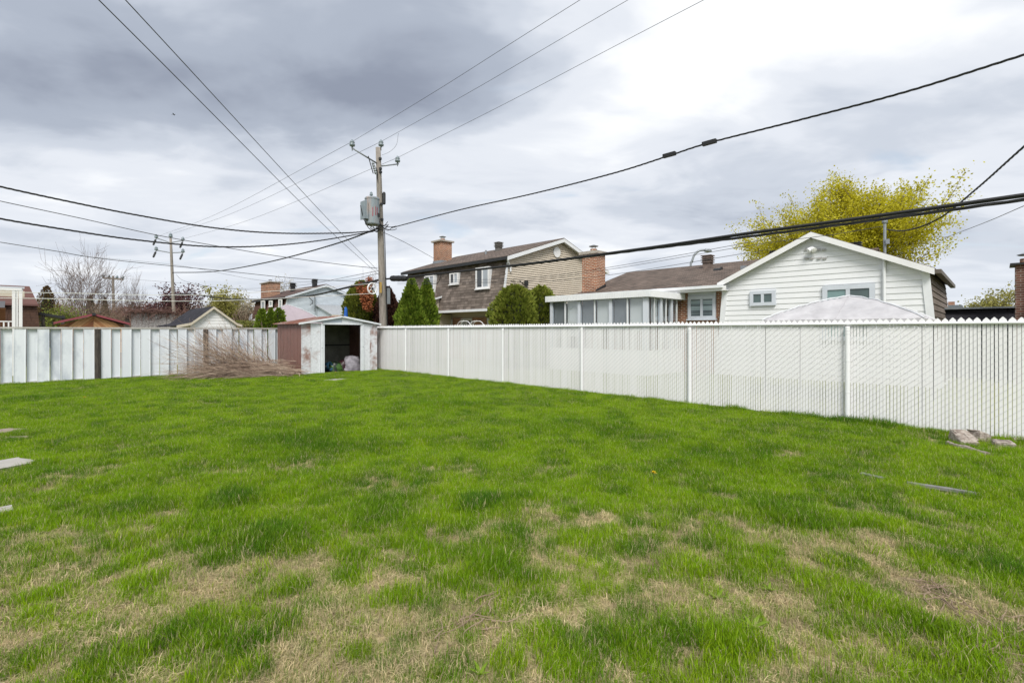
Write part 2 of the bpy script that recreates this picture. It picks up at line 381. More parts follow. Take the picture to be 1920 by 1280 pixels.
# ------------------------------------------------------------------ grass
CLEAR = [(*ground_at(a, b)[:2], r) for a, b, r in ((4, 872, .24), (2, 812, .2), (1808, 832, .17), (1834, 826, .14), (1882, 840, .14), (628, 713, .25), (1765, 917, .12), (1735, 912, .1), (1800, 922, .1))]
def build_grass():
    random.seed(5)
    coll = bpy.data.collections.new('grass_tufts')
    gm = bpy.data.materials.new('grass_blades'); gm.use_nodes = True; t = gm.node_tree; t.nodes.clear()
    a = N(t, 'ShaderNodeAttribute', attribute_name='col', attribute_type='INSTANCER')
    g = N(t, 'ShaderNodeNewGeometry')
    k = MATH(t, 'ADD', MATH(t, 'MULTIPLY', g.outputs['Random Per Island'], .7), .65)
    isdry = MATH(t, 'LESS_THAN', MATH(t, 'FRACT', MATH(t, 'MULTIPLY', g.outputs['Random Per Island'], 37.7)), a.outputs['Alpha'])
    c = MIXC(t, isdry, a.outputs['Color'], (.62, .52, .31))
    c = MIXC(t, 1.0, c, k, 'MULTIPLY')
    d = N(t, 'ShaderNodeBsdfPrincipled'); d.inputs['Roughness'].default_value = .55; d.inputs['Specular IOR Level'].default_value = .12; L(t, c, d.inputs['Base Color'])
    tr = N(t, 'ShaderNodeBsdfTranslucent'); L(t, c, tr.inputs[0])
    mx = N(t, 'ShaderNodeMixShader'); mx.inputs[0].default_value = .4; L(t, d.outputs[0], mx.inputs[1]); L(t, tr.outputs[0], mx.inputs[2])
    o = N(t, 'ShaderNodeOutputMaterial'); L(t, mx.outputs[0], o.inputs[0])
    def tuft(i, kind):
        mb = MB(); straw = kind == 'straw'
        for b in range({'full': 110, 'thin': 62, 'straw': 85}[kind]):
            an = random.uniform(0, 6.283); r = .125 * math.sqrt(random.random())
            bx, by = r * math.cos(an), r * math.sin(an)
            h = random.uniform(.04, .10); w = random.uniform(.0011, .0024)
            da = random.uniform(0, 6.283); lean = random.uniform(.15, .8) * h
            if straw: h = random.uniform(.004, .024); lean = random.uniform(.03, .085); w *= .9
            dx, dy = math.cos(da), math.sin(da); sx, sy = -dy * w, dx * w
            p1 = (bx + dx * lean * .35, by + dy * lean * .35, h * .62); p2 = (bx + dx * lean, by + dy * lean, h if not straw else h * .6)
            mb.add([(bx - sx, by - sy, -.01), (bx + sx, by + sy, -.01), (p1[0] + sx * .8, p1[1] + sy * .8, p1[2]), (p1[0] - sx * .8, p1[1] - sy * .8, p1[2]), p2], [(0, 1, 2, 3), (3, 2, 4)])
        ob = bpy.data.objects.new('tuft_%02d' % i, mb.mesh('tuft', gm)); coll.objects.link(ob)
    for i in range(5): tuft(i, 'full')
    for i in range(5, 9): tuft(i, 'thin')
    for i in range(9, 13): tuft(i, 'straw')
    xs, ys = rng.uniform(-.6, 10.55, 92000), rng.uniform(-.6, 21.35, 92000)
    d = (xs + ys) / 1.41421
    keep_p = np.where(d < 4, 1.0, np.where(d < 9, .85, .6))
    m = (rng.random(len(xs)) < keep_p) & (d > 1.35) & ~((xs > 7.15) & (xs < 10.5) & (ys > 18.35) & (ys < 21.1))
    xs, ys, d = xs[m], ys[m], d[m]
    dead, lush, n, n2 = masks(xs, ys)
    edge = np.exp(-(10.62 - xs) / .16) * .9 + np.exp(-(21.3 - ys) / .2) * .5
    u = rng.random(len(xs))
    isstraw = u < np.clip(dead * .62, .04, .52)
    soil = ((xs - 9.8) ** 2 + (ys - .1) ** 2 < .55) & (rng.random(len(xs)) < .75)
    for cx, cy, r in CLEAR: soil |= (xs - cx) ** 2 + (ys - cy) ** 2 < r * r
    keep = ~soil
    xs, ys, d, dead, lush, n, n2, isstraw, edge = [q[keep] for q in (xs, ys, d, dead, lush, n, n2, isstraw, edge)]
    N_ = len(xs); zz = hgt(xs, ys)
    sc = rng.uniform(.6, 1.0, N_) * (.62 + .5 * n) * (1 + .8 * lush) * (1 + 1.2 * edge * rng.random(N_)) * np.where(d > 7, 1.1, 1.0) * np.where(dead > .2, .66, 1.0)
    sc = np.where(isstraw, rng.uniform(.8, 1.2, N_), sc)
    rot = np.stack([rng.normal(0, .08, N_), rng.normal(0, .08, N_), rng.uniform(0, 6.283, N_)], -1)
    var = np.where(isstraw, rng.integers(9, 13, N_), np.where((dead > .22) & (rng.random(N_) < .75), rng.integers(5, 9, N_), rng.integers(0, 5, N_))).astype(np.int32)
    A = np.array([.225, .385, .008]); B = np.array([.085, .205, .007]); Cc = np.array([.335, .455, .014]); Dk = np.array([.060, .160, .012])
    f = np.clip((n2 - .40) * 3.2 + (n - .5) * 1.2 + .15, 0, 1)[:, None]; f2 = np.clip((rng.random(N_) - .5) * 1.5, 0, 1)[:, None]
    col = A * (1 - f) + B * f; col = col * (1 - f2) + Cc * f2
    l = np.clip(lush * 1.05, 0, 1)[:, None]; col = col * (1 - l) + Dk * l
    stc = np.array([.66, .55, .33]) * (.5 + .7 * rng.random(N_))[:, None]
    col = np.where(isstraw[:, None], stc, col)
    dry = np.where(isstraw, 0, np.clip(.03 + dead * .6 - lush * .1, .015, .55))
    me = bpy.data.meshes.new('grass'); me.vertices.add(N_)
    me.vertices.foreach_set('co', np.stack([xs, ys, zz], -1).astype(np.float32).reshape(-1))
    for nm, ty, data in (('rot', 'FLOAT_VECTOR', rot), ('scl', 'FLOAT', sc), ('var', 'INT', var)):
        q = me.attributes.new(nm, ty, 'POINT'); q.data.foreach_set('vector' if ty == 'FLOAT_VECTOR' else 'value', np.asarray(data).astype(np.int32 if ty == 'INT' else np.float32).reshape(-1))
    q = me.attributes.new('col', 'FLOAT_COLOR', 'POINT'); q.data.foreach_set('color', np.concatenate([col, dry[:, None]], 1).astype(np.float32).reshape(-1))
    ob = bpy.data.objects.new('grass', me); COL.objects.link(ob)
    ob['kind'] = 'stuff'; ob['label'] = 'short green spring grass with straw coloured dead patches over the lawn'; ob['category'] = 'grass'
    ng = bpy.data.node_groups.new('grass_scatter', 'GeometryNodeTree')
    ng.interface.new_socket('Geometry', in_out='INPUT', socket_type='NodeSocketGeometry'); ng.interface.new_socket('Geometry', in_out='OUTPUT', socket_type='NodeSocketGeometry')
    gi = ng.nodes.new('NodeGroupInput'); go = ng.nodes.new('NodeGroupOutput')
    ci = ng.nodes.new('GeometryNodeCollectionInfo'); ci.inputs[0].default_value = coll; ci.inputs[1].default_value = True; ci.inputs[2].default_value = True
    ip = ng.nodes.new('GeometryNodeInstanceOnPoints'); ip.inputs['Pick Instance'].default_value = True
    def na(nm, ty):
        q = ng.nodes.new('GeometryNodeInputNamedAttribute'); q.data_type = ty; q.inputs[0].default_value = nm; return q.outputs[0]
    er = ng.nodes.new('FunctionNodeEulerToRotation')
    lk = ng.links.new
    lk(gi.outputs[0], ip.inputs['Points']); lk(ci.outputs[0], ip.inputs['Instance']); lk(na('var', 'INT'), ip.inputs['Instance Index'])
    lk(na('rot', 'FLOAT_VECTOR'), er.inputs[0]); lk(er.outputs[0], ip.inputs['Rotation']); lk(na('scl', 'FLOAT'), ip.inputs['Scale']); lk(ip.outputs[0], go.inputs[0])
    md = ob.modifiers.new('grass', 'NODES'); md.node_group = ng
    print('grass tufts', N_)
build_grass()
# ------------------------------------------------------------------ chain link fence with privacy slats
FX = 10.7
def build_link_fence():
    t = thing('chain_link_fence', 'long white chain link privacy fence with pointed slats along the right of the lawn', 'fence', (FX, 9, 0))
    ypost = [-1.07, 1.928, 4.928, 7.964, 11.06, 13.87, 16.64, 19.4]
    for i, y in enumerate(ypost):
        r = .036 if i not in (1,) else .041
        mb = MB().lathe([(r, -.05), (r, 1.745), (r * .9, 1.76)], 14, (FX - .055, y, 0))
        p = obj('post', mb, M_rail, t, smooth=False)
        for z in (.55, 1.12, 1.62, 1.68): obj('tie_band', MB().lathe([(r + .004, z), (r + .004, z + .014)], 14, (FX - .055, y, 0)), M_rail, p)
    mb = MB().tube([(FX - .03, y, 1.805) for y in np.linspace(-3, 21.4, 24)], .023, 12)
    obj('top_rail', mb, M_rail, t, smooth=True)
    # one slat: two flat strips under a pointed cap; copies share the mesh
    pitch = .0965; meshes = []
    random.seed(3)
    for v in range(5):
        mb = MB(); g = (.0075, .010, .009, .013, .006)[v]
        for a, b in ((-.0482 + g * .5, -g * .45), (g * .45, .0482 - g * .5)):
            o = random.uniform(-.002, .002)
            mb.prism([(0 + o, a, .03), (0 + o, b, .03), (.004 + o, b, .03), (.004 + o, a, .03)], (0, 0, 1.80))
        e = .0482 - .0065; z0 = 1.83; 
        mb.prism([(-.001, -e, z0 - .012), (-.001, e, z0 - .012), (-.001, e, z0 + .018), (-.001, e * .9, z0 + .024), (-.001, .006, z0 + .062), (-.001, -.006, z0 + .062), (-.001, -e * .9, z0 + .024), (-.001, -e, z0 + .018)], (.007, 0, 0))
        meshes.append(mb.mesh('slat', M_slat))
    y = -2.4; i = 0
    while y < 21.4:
        o = bpy.data.objects.new('slat', random.choice(meshes)); COL.objects.link(o); o.parent = t
        o.location = (random.uniform(-.002, .002), y - 9, random.uniform(-.006, .006)); o.rotation_euler = (random.uniform(-.003, .003), 0, random.uniform(-.03, .03))
        y += pitch; i += 1
    # wire: the strands that cross the face of the slats, and the ones behind
    mb = MB(); dv = .107; sl = .9
    def strands(x, sign, r):
        y = -3.0
        while y < 26:
            # line z = (Y-y)*sl*sign ; clip to fence
            pts = []
            for z in (.04, 1.79):
                pts.append((x, y - sign * (z - .04) / sl, z))
            (x0, ya, za), (x1, yb, zb) = pts
            lo, hi = -2.4, 21.4
            if max(ya, yb) > lo and min(ya, yb) < hi:
                def clip(p, q):
                    if p[1] < lo or p[1] > hi:
                        e = lo if p[1] < lo else hi; f = (e - p[1]) / (q[1] - p[1]); return (x, e, p[2] + f * (q[2] - p[2]))
                    return p
                mb.tube([clip(pts[0], pts[1]), clip(pts[1], pts[0])], r, 4)
            y += dv / sl
    strands(FX - .0050, 1, .0026)
    strands(FX + .0085, -1, .002)
    obj('wire_mesh', mb, mat('shadow_toned_link_wire', (.62, .62, .63), .5, .15, 3), t, kind='stuff')  # white wire coloured greyer to stand in for its shadow lines on the slats
    b = MB().tube([(FX + .012, -2.4, .05), (FX + .012, 21.4, .05)], .003, 4); obj('tension_wire', b, M_galv, t)
build_link_fence()

# ------------------------------------------------------------------ board fence at the back
BY = 21.5
def build_board_fence():
    t = thing('metal_board_fence', 'pale grey steel board fence with dark wooden posts across the back of the lawn', 'fence', (3, BY, 0))
    posts = [-4.66, -1.5, 1.66, 4.82, 7.98]
    random.seed(8)
    for x in posts:
        mb = MB(); s = .085
        pts = [(x + random.uniform(-.01, .01), BY - .06, z) for z in (-.05, .6, 1.2, 1.74)]
        mb.tube(pts, [s, s * 1.02, s * .97, s], 8)
        obj('post', mb, M_oldpost, t)
    for a, b in zip(posts[:-1], posts[1:]):
        mb = MB().box(a + .003, b - .003, BY - .075, BY + .075, 1.745, 1.80); obj('top_rail', mb, M_capr, t)
        mb = MB().box(a + .09, b - .09, BY - .035, BY + .035, .03, .085); obj('bottom_rail', mb, M_capr, t)
        n = 11; w = (b - a - .16) / n
        for i in range(n):
            front = (i % 2 == 0)
            yy = BY - .047 if front else BY + .03
            hw = w * .5 + (.0 if front else -.014); cx = a + .08 + w * (i + .5) + random.uniform(-.008, .008)
            tilt = random.uniform(-.006, .006)
            # shallow pan profile with turned edges
            pr = [(-hw, 0), (-hw, -.018), (-hw + .022, -.018), (-hw + .03, -.010), (hw - .03, -.010), (hw - .022, -.018), (hw, -.018), (hw, 0)]
            mb = MB(); z0 = .06 if front else .09
            mb.prism([(cx + u, yy + v, z0) for u, v in pr], (tilt, 0, 1.74 - z0))
            obj('board', mb, M_board, t)
build_board_fence()

# ------------------------------------------------------------------ metal garden shed
def worn_paint(name, over, under, thr, sc=1.4, rough=.55, stretch=(1, 1, 1)):
    m = bpy.data.materials.new(name); m.use_nodes = True; t = m.node_tree; p = t.nodes['Principled BSDF']; p.inputs['Roughness'].default_value = rough
    tc = N(t, 'ShaderNodeTexCoord'); mp = N(t, 'ShaderNodeMapping'); mp.inputs['Scale'].default_value = stretch; L(t, tc.outputs['Object'], mp.inputs[0])
    n = N(t, 'ShaderNodeTexNoise', i_Scale=sc, i_Detail=7, i_Roughness=.62, i_Distortion=.4); L(t, mp.outputs[0], n.inputs['Vector'])
    n2 = N(t, 'ShaderNodeTexNoise', i_Scale=14.0, i_Detail=4); L(t, tc.outputs['Object'], n2.inputs['Vector'])
    f = RAMP(t, n.outputs[0], [(thr - .06, 0.0), (thr + .1, 1.0)])
    c = MIXC(t, f, over, under); c = MIXC(t, 1.0, c, RAMP(t, n2.outputs[0], [(.3, .85), (.7, 1.05)]), 'MULTIPLY'); L(t, c, p.inputs['Base Color']); return m
def build_shed():
    x0, x1, y0, y1 = 7.25, 10.4, 18.45, 20.9; xm = (x0 + x1) / 2; ze = 1.98; zp = 2.24
    t = thing('garden_shed', 'rusty brown and white metal garden shed with open doorway in the fence corner', 'shed', (xm, (y0 + y1) / 2, 0))
    brown = worn_paint('shed_brown_paint', (.21, .105, .085), (.13, .075, .06), .6, 2)
    worn = worn_paint('shed_worn_white_paint', (.66, .67, .70), (.30, .185, .155), .52, 1.5, stretch=(1, 1, 1.3))
    white = worn_paint('shed_white_paint', (.70, .72, .75), (.42, .33, .31), .66, 1.6)
    roofm = worn_paint('shed_roof_paint', (.27, .12, .085), (.42, .38, .36), .56, 1.8)
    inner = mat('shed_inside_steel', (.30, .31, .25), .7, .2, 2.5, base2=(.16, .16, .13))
    # left wall, ribbed sheet by sheet
    n = 7; w = (y1 - y0) / n
    for i in range(n):
        a, b = y0 + i * w, y0 + (i + 1) * w
        mb = MB().prism([(x0, a + .011, .02), (x0, b - .011, .02), (x0 + .03, b - .011, .02), (x0 + .03, a + .011, .02)], (0, 0, ze - .02))
        obj('side_panel', mb, brown, t)
    for i in range(4):
        a, b = y0 + i * (y1 - y0) / 4, y0 + (i + 1) * (y1 - y0) / 4
        obj('side_panel', MB().box(x1 - .02, x1, a + .003, b - .003, .02, ze), brown, t)
    for i in range(6):
        a, b = x0 + .02 + i * (x1 - x0 - .04) / 6, x0 + .02 + (i + 1) * (x1 - x0 - .04) / 6
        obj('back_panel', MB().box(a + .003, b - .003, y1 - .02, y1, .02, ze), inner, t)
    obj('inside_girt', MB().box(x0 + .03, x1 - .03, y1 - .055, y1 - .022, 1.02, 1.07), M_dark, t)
    # front: panels either side of the doorway
    dl, dr = 8.135, 9.65
    xs = [x0, x0 + .26, x0 + .48, dl - .16]
    fm = [worn, white, white]
    xs = [x0, 7.60, dl - .16]
    for (a, b), m in zip(((xs[0], xs[1]), (xs[1], xs[2])), (worn, white)):
        mb = MB().prism([(a + .002, y0, .02), (a + .002, y0 - .014, .02), (a + .03, y0 - .014, .02), (a + .036, y0 - .004, .02), (b - .036, y0 - .004, .02), (b - .03, y0 - .014, .02), (b - .002, y0 - .014, .02), (b - .002, y0, .02)], (0, 0, ze - .03))
        obj('front_panel', mb, m, t)
    for (a, b), m in zip(((dr + .13, 10.06), (10.06, x1)), (white, worn)):
        mb = MB().prism([(a + .002, y0, .02), (a + .002, y0 - .014, .02), (a + .03, y0 - .014, .02), (a + .036, y0 - .004, .02), (b - .036, y0 - .004, .02), (b - .03, y0 - .014, .02), (b - .002, y0 - .014, .02), (b - .002, y0, .02)], (0, 0, ze - .03))
        obj('front_panel', mb, m, t)
    fr = mat('shed_white_frame', (.74, .77, .80), .4, .06, 4)
    obj('door_jamb', MB().box(dl - .155, dl - .075, y0 - .05, y0 - .005, .02, ze - .02).box(dl - .07, dl, y0 - .03, y0 + .03, .02, ze - .06), fr, t)
    obj('door_jamb', MB().box(dr + .06, dr + .125, y0 - .045, y0 - .005, .02, ze - .02).box(dr, dr + .055, y0 - .03, y0 + .03, .02, ze - .06), fr, t)
    obj('door_header', MB().box(dl - .07, dr + .06, y0 - .055, y0 - .006, ze - .055, ze + .02), fr, t)
    bm = MB()
    for x in (x0 + .05, 7.6, dl - .11, dr + .09, 10.06): bm.lathe([(.012, 0), (.012, .012)], 8, (x, y0 - .05, 1.02), (0, -1, 0))
    obj('bolt', bm, M_dark, t)
    # gable triangle in two sheets, roof in panels running down the slope
    g = mat('shed_gable_blue_white', (.52, .58, .66), .5, .06, 3); 
    obj('gable_panel', MB().prism([(x0 + .1, y0 - .03, ze + .022), (xm - .003, y0 - .03, ze + .022), (xm - .003, y0 - .03, zp - .03)], (0, .02, 0)), g, t)
    obj('gable_panel', MB().prism([(xm + .003, y0 - .03, ze + .022), (x1 - .1, y0 - .03, ze + .022), (xm + .003, y0 - .03, zp - .03)], (0, .02, 0)), fr, t)
    for s, xe in ((-1, x0 - .14), (1, x1 + .12)):
        k = 8
        for i in range(k):
            a = y0 - .12 + i * (y1 - y0 + .24) / k; b = a + (y1 - y0 + .24) / k - .006
            sl = (zp - ze + .04) / (xm - x0 + .14)
            pz = zp - sl * abs(xe - xm)
            h = .02
            mb = MB().prism([(xm, a, zp), (xe, a, pz), (xe, a, pz + h), (xm, a, zp + h)], (0, b - a, 0))
            mb.prism([(xm, b - .05, zp + h), (xe, b - .05, pz + h), (xe, b - .05, pz + h + .018), (xm, b - .05, zp + h + .018)], (0, .035, 0))
            obj('roof_panel', mb, roofm, t)
        obj('roof_edge', MB().prism([(xm, y0 - .14, zp - .03), (xe, y0 - .14, pz - .03), (xe, y0 - .14, pz + .035), (xm, y0 - .14, zp + .035)], (0, .018, 0)), fr, t)
    obj('ridge_cap', MB().prism([(xm - .07, y0 - .14, zp + .012), (xm + .07, y0 - .14, zp + .012), (xm, y0 - .14, zp + .045)], (0, y1 - y0 + .28, 0)), roofm, t)
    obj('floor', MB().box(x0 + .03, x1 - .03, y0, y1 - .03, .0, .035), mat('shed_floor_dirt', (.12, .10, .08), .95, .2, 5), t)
    # things inside
    b = MB().lathe([(.0, .0), (.15, .0), (.185, .36), (.19, .37), (.175, .37), (.14, .04), (.0, .04)], 20, (8.33, 19.12, .22), (.6, -.75, .12))
    solo('bucket', b, mat('blue_plastic', (.03, .10, .17), .4, .1, 3), 'blue plastic bucket lying just inside the shed doorway', 'bucket', (8.33, 19.1, .035), smooth=True)
    def lump(cx, cy, rx, ry, rz, seed, nz=.25, z0=.035):
        r2 = random.Random(seed); mb = MB(); nu, nv = 22, 12; vs = []
        ph = [(r2.uniform(0, 6.28), r2.uniform(2, 7), r2.uniform(1, 5)) for _ in range(7)]
        for j in range(nv + 1):
            th = math.pi * .5 * j / nv
            for i in range(nu):
                a = 2 * math.pi * i / nu
                q = 1 + nz * sum(math.sin(p + f * a + g * th * 3) for p, f, g in [(p, round(f), g) for p, f, g in ph]) / 5
                vs.append((cx + rx * math.cos(a) * math.cos(th) ** .6 * q, cy + ry * math.sin(a) * math.cos(th) ** .6 * q, z0 + rz * math.sin(th) * (.8 + .4 * (q - .8))))
        fs = [(j * nu + i, j * nu + (i + 1) % nu, (j + 1) * nu + (i + 1) % nu, (j + 1) * nu + i) for j in range(nv) for i in range(nu)]
        return mb.add(vs, fs)
    gb = mat('green_soil_bag', (.05, .12, .02), .35, .2, 4, base2=(.012, .02, .012), thr=(.45, .52), spec=.5)
    solo('soil_bag', lump(8.86, 19.15, .34, .3, .42, 2, .18), gb, 'green and black plastic soil bag slumped on the shed floor', 'bag', (8.86, 19.15, .035), smooth=True)
    solo('dark_bag', lump(9.27, 19.28, .22, .25, .46, 9, .22), mat('dark_red_plastic', (.05, .014, .02), .4, .3, 5), 'dark maroon bag between the green bag and the grey blanket', 'bag', (9.27, 19.28, .035), smooth=True)
    solo('blanket', lump(9.62, 19.12, .38, .3, .66, 5, .3), mat('grey_lilac_cloth', (.36, .34, .38), .95, .25, 6, bump=.4), 'crumpled grey lilac blanket heaped inside the shed doorway', 'blanket', (9.62, 19.12, .035), smooth=True)
build_shed()

# ------------------------------------------------------------------ heap of cut branches
def build_brush():
    rr = random.Random(21); mb = MB()
    def stem(p, dr, ln, r, droop=.15, n=6, side=0):
        p = Vector(p); dr = Vector(dr).normalized(); pts = [p.copy()]
        for i in range(n):
            dr = (dr + Vector((rr.gauss(0, .07), rr.gauss(0, .07), rr.gauss(0, .06) - droop * .12))).normalized(); p = p + dr * (ln / n)
            if p.z < .02: p.z = .02 + rr.random() * .02
            pts.append(p.copy())
        mb.tube(pts, [r * (1 - .8 * i / n) for i in range(n + 1)], 4 if r > .005 else 3, cap=False)
        for i in range(side):
            q = pts[rr.randint(1, n - 1)]; d2 = (dr + Vector((rr.gauss(0, .5), rr.gauss(0, .4), rr.gauss(.15, .4)))).normalized()
            pp = [q, q + d2 * ln * rr.uniform(.06, .16)]; pp.append(pp[1] + (d2 + Vector((0, 0, .2))) * ln * .08)
            mb.tube(pp, [r * .45, r * .35, r * .15], 3, cap=False)
    for i in range(900):      # low matted heap
        u = rr.random(); x = 6.9 - 2.0 * u + rr.gauss(0, .35); y = 18.5 + .95 * u + rr.gauss(0, .30); z = abs(rr.gauss(0, .22)) + .02
        stem((x, y, z), (-1 + rr.gauss(0, .25), .42 + rr.gauss(0, .35), rr.gauss(.02, .10)), rr.uniform(.7, 1.9), rr.uniform(.005, .012), .25, 5, 3)
    for i in range(210):      # stems that rise to the left against the fence
        x = 6.9 - rr.random() * 1.9; y = 19.0 + rr.random() * .9
        el = abs(rr.gauss(.38, .32)) + .05
        stem((x, y, .15 + rr.random() * .2), (-math.cos(el), .22 + rr.gauss(0, .2), math.sin(el)), rr.uniform(1.1, 2.6), rr.uniform(.006, .013), .10, 7, 7)
    for i in range(46):       # upright whips
        x = 7.1 - rr.random() * 2.4; y = 19.6 + rr.random() * 1.2
        stem((x, y, .05), (rr.gauss(-.15, .3), rr.gauss(0, .1), 1), rr.uniform(.8, 1.9), rr.uniform(.005, .009), .05, 7, 4)
    for i in range(40):       # butt ends sticking out towards the lawn and the shed
        x = 6.2 + rr.random() * 1.0; y = 18.3 + rr.gauss(.1, .2)
        stem((x, y, .08 + rr.random() * .15), (.4 + rr.gauss(0, .5), -.8, rr.gauss(-.1, .12)), rr.uniform(.3, .8), rr.uniform(.008, .016), .2, 4, 1)
    m = tabmat('dead_twig', (.13, .085, .065), (.34, .25, .19), (.60, .49, .39))
    solo('brush_pile', mb, m, 'heap of cut brown dead branches lying against the back fence beside the shed', 'brush pile', (5.6, 19.2, 0), kind='stuff')
build_brush()

# ------------------------------------------------------------------ utility poles
def insulator(mb, c, s=1.0, axis=(0, 0, 1)):
    mb.lathe([(.02 * s, -.10 * s), (.03 * s, -.06 * s), (.075 * s, -.05 * s), (.085 * s, 0), (.05 * s, .03 * s), (.075 * s, .05 * s), (.06 * s, .09 * s), (.03 * s, .10 * s), (.03 * s, .13 * s)], 14, c, axis)
PX, PY = 11.6, 19.95
def build_pole():
    top = at(709, 277, y=PY); base = Vector((11.63, PY, 0)); lean = (Vector((top.x, PY, top.z)) - base)
    def on(z): return base + lean * (z / lean.z)
    t = thing('utility_pole', 'tall weathered wooden utility pole with grey transformer behind the shed', 'utility pole', base)
    obj('shaft', MB().tube([on(z) for z in np.linspace(0, top.z, 10)], [.185 - .075 * i / 9 for i in range(10)], 14), M_wood, t, smooth=True)
    il = at(660, 271, y=PY); ir = at(745, 301, y=PY); ic = at(714, 271, x=top.x + .12)
    a0 = on(9.3)
    arm = MB().tube([a0 + Vector((-.1, -.02, .0)), Vector((il.x - .02, PY - .02, il.z - .16))], .035, 8); c1 = obj('crossarm', arm, M_galv, t, smooth=True)
    arm = MB().tube([on(9.22) + Vector((.1, -.02, 0)), Vector((ir.x + .05, PY - .02, ir.z - .16))], .032, 8); c2 = obj('crossarm', arm, M_galv, t, smooth=True)
    for p, par in ((Vector((il.x, PY - .02, il.z)), c1), (Vector((ir.x, PY - .02, ir.z)), c2), (Vector((ic.x, PY - .05, ic.z)), t)):
        mb = MB(); insulator(mb, p, 1.5); mb.tube([p - Vector((0, 0, .28)), p], .018, 6)
        obj('insulator', mb, M_ins, par, off=par['_o'], smooth=True)
    # fuse cutout
    f0 = at(693, 300, y=PY); f1 = at(700, 325, y=PY); f0.y -= .1; f1.y -= .1
    mb = MB()
    mb.lathe([(.05, 0)] + [(.05 + (.02 if i % 2 else 0), .05 * i + .02) for i in range(10)] + [(.03, .56)], 10, f1 + Vector((.08, 0, -.05)), (f0 - f1))
    c = obj('fuse_cutout', mb, M_galv, t, smooth=False)
    obj('fuse_tube', MB().tube([f0 + Vector((-.12, 0, .12)), f1 + Vector((-.06, 0, -.05))], .022, 8), M_dark, c)
    obj('bracket', MB().tube([f1 + Vector((.1, 0, .25)), on(8.7) + Vector((-.08, -.05, 0))], .022, 6).tube([f1 + Vector((.13, 0, .1)), on(8.3) + Vector((-.08, -.05, 0))], .018, 6), M_dark, c)
    # transformer can
    cb = at(697, 424, y=PY); ct = at(697, 376, y=PY); r = .31; c = Vector((cb.x - .1, PY - .22, cb.z)); h = ct.z - cb.z
    tr = obj('transformer_tank', MB().lathe([(r * .9, 0), (r * .97, .03), (r, .05), (r, h - .04), (r * 1.05, h - .03), (r * 1.05, h + .02), (r * .9, h + .07), (r * .4, h + .1)], 26, c), M_tank, t, smooth=False)
    mb = MB()
    for i in range(4): mb.box(c.x - r - .15, c.x - r + .02, c.y - .2 + i * .11, c.y - .185 + i * .11, c.z + .2, c.z + h - .2)
    mb.box(c.x - r - .17, c.x - r - .14, c.y - .21, c.y + .17, c.z + .18, c.z + h - .18)
    obj('radiator_fins', mb, M_tank, tr)
    mb = MB(); insulator(mb, c + Vector((-.1, -.1, h + .17)), .9); obj('bushing', mb, M_ins, tr, smooth=True)
    obj('lug', MB().box(c.x + .1, c.x + .2, c.y - r - .03, c.y - r + .05, c.z + .35, c.z + .5).box(c.x + .15, c.x + .42, c.y + .05, c.y + .15, c.z + .9, c.z + 1.0).box(c.x + .15, c.x + .42, c.y + .05, c.y + .15, c.z + .25, c.z + .35), M_dark, tr)
    red = mat('red_number_stencil', (.32, .05, .08), .6, .1, 4)
    mb = MB()
    for k, (dx, z0, z1) in enumerate(((-.13, .35, .75), (.0, .40, .80), (.09, .45, .78))):
        a = math.asin(dx / r); mb.prism([(c.x + (r + .003) * math.sin(a + da), c.y - (r + .003) * math.cos(a + da), c.z + zz) for da, zz in ((-.06, z0), (.05, z0 - .03), (.08, (z0 + z1) / 2), (.04, z1), (-.05, z1 - .05), (-.02, (z0 + z1) / 2))], (0, -.002, 0))
    obj('stencil_marks', mb, red, tr)
    # leads looping under the tank
    mb = MB(); rr = random.Random(4)
    P0 = on(6.55)
    for i, (px, py) in enumerate(((676, 385), (700, 425), (705, 426), (694, 426))):
        s = at(px, py, y=PY - .25); e = P0 + Vector((rr.uniform(-.3, .35), -.2, rr.uniform(-.35, .1)))
        mid = (s + e) / 2 - Vector((rr.uniform(.1, .5) if i == 0 else .05, .1, .9 if i == 0 else rr.uniform(.25, .45)))
        pts = [(1 - u) ** 2 * s + 2 * u * (1 - u) * mid + u * u * e for u in np.linspace(0, 1, 12)]
        mb.tube([Vector(p) for p in pts], .018, 6)
    for i in range(7):
        s = P0 + Vector((rr.uniform(-.9, -.1), -.2, rr.uniform(-.15, .1))); e = P0 + Vector((rr.uniform(.1, .8), -.22, rr.uniform(-.15, .15)))
        mid = (s + e) / 2 - Vector((0, .1, rr.uniform(.1, .6)))
        mb.tube([Vector((1 - u) ** 2 * s + 2 * u * (1 - u) * mid + u * u * e) for u in np.linspace(0, 1, 10)], .015, 5)
    obj('lead_wires', mb, M_black, t)
    for px, py, hh in ((720, 371, .42),):
        p = at(px, py, y=PY - .15); obj('arrester', MB().lathe([(.05, -.3), (.075, -.26), (.075, .2), (.05, .26)], 10, p), M_dark, t)
    bm = MB()
    for z in (9.5, 9.05, 7.45, 6.75, 8.9):
        p = on(z); bm.box(p.x - .05, p.x + .06, p.y - .19, p.y - .1, z - .05, z + .05)
    obj('bolt_plate', bm, M_dark, t)
    # grey conduit cover low on the right, yellow guard on the left
    g0 = at(727, 570, y=PY - .1); g1 = at(727, 540, y=PY - .1)
    obj('cable_cover', MB().box(g0.x - .07, g0.x + .08, PY - .18, PY - .02, g0.z, g1.z), M_galv, t)
    y0 = at(714, 549, y=PY - .2); y1 = at(714, 529, y=PY - .2)
    obj('marker_strip', MB().box(y0.x - .05, y0.x + .03, PY - .23, PY - .18, y0.z, y1.z), mat('ochre_plastic', (.55, .36, .10), .6, .1, 4), t)
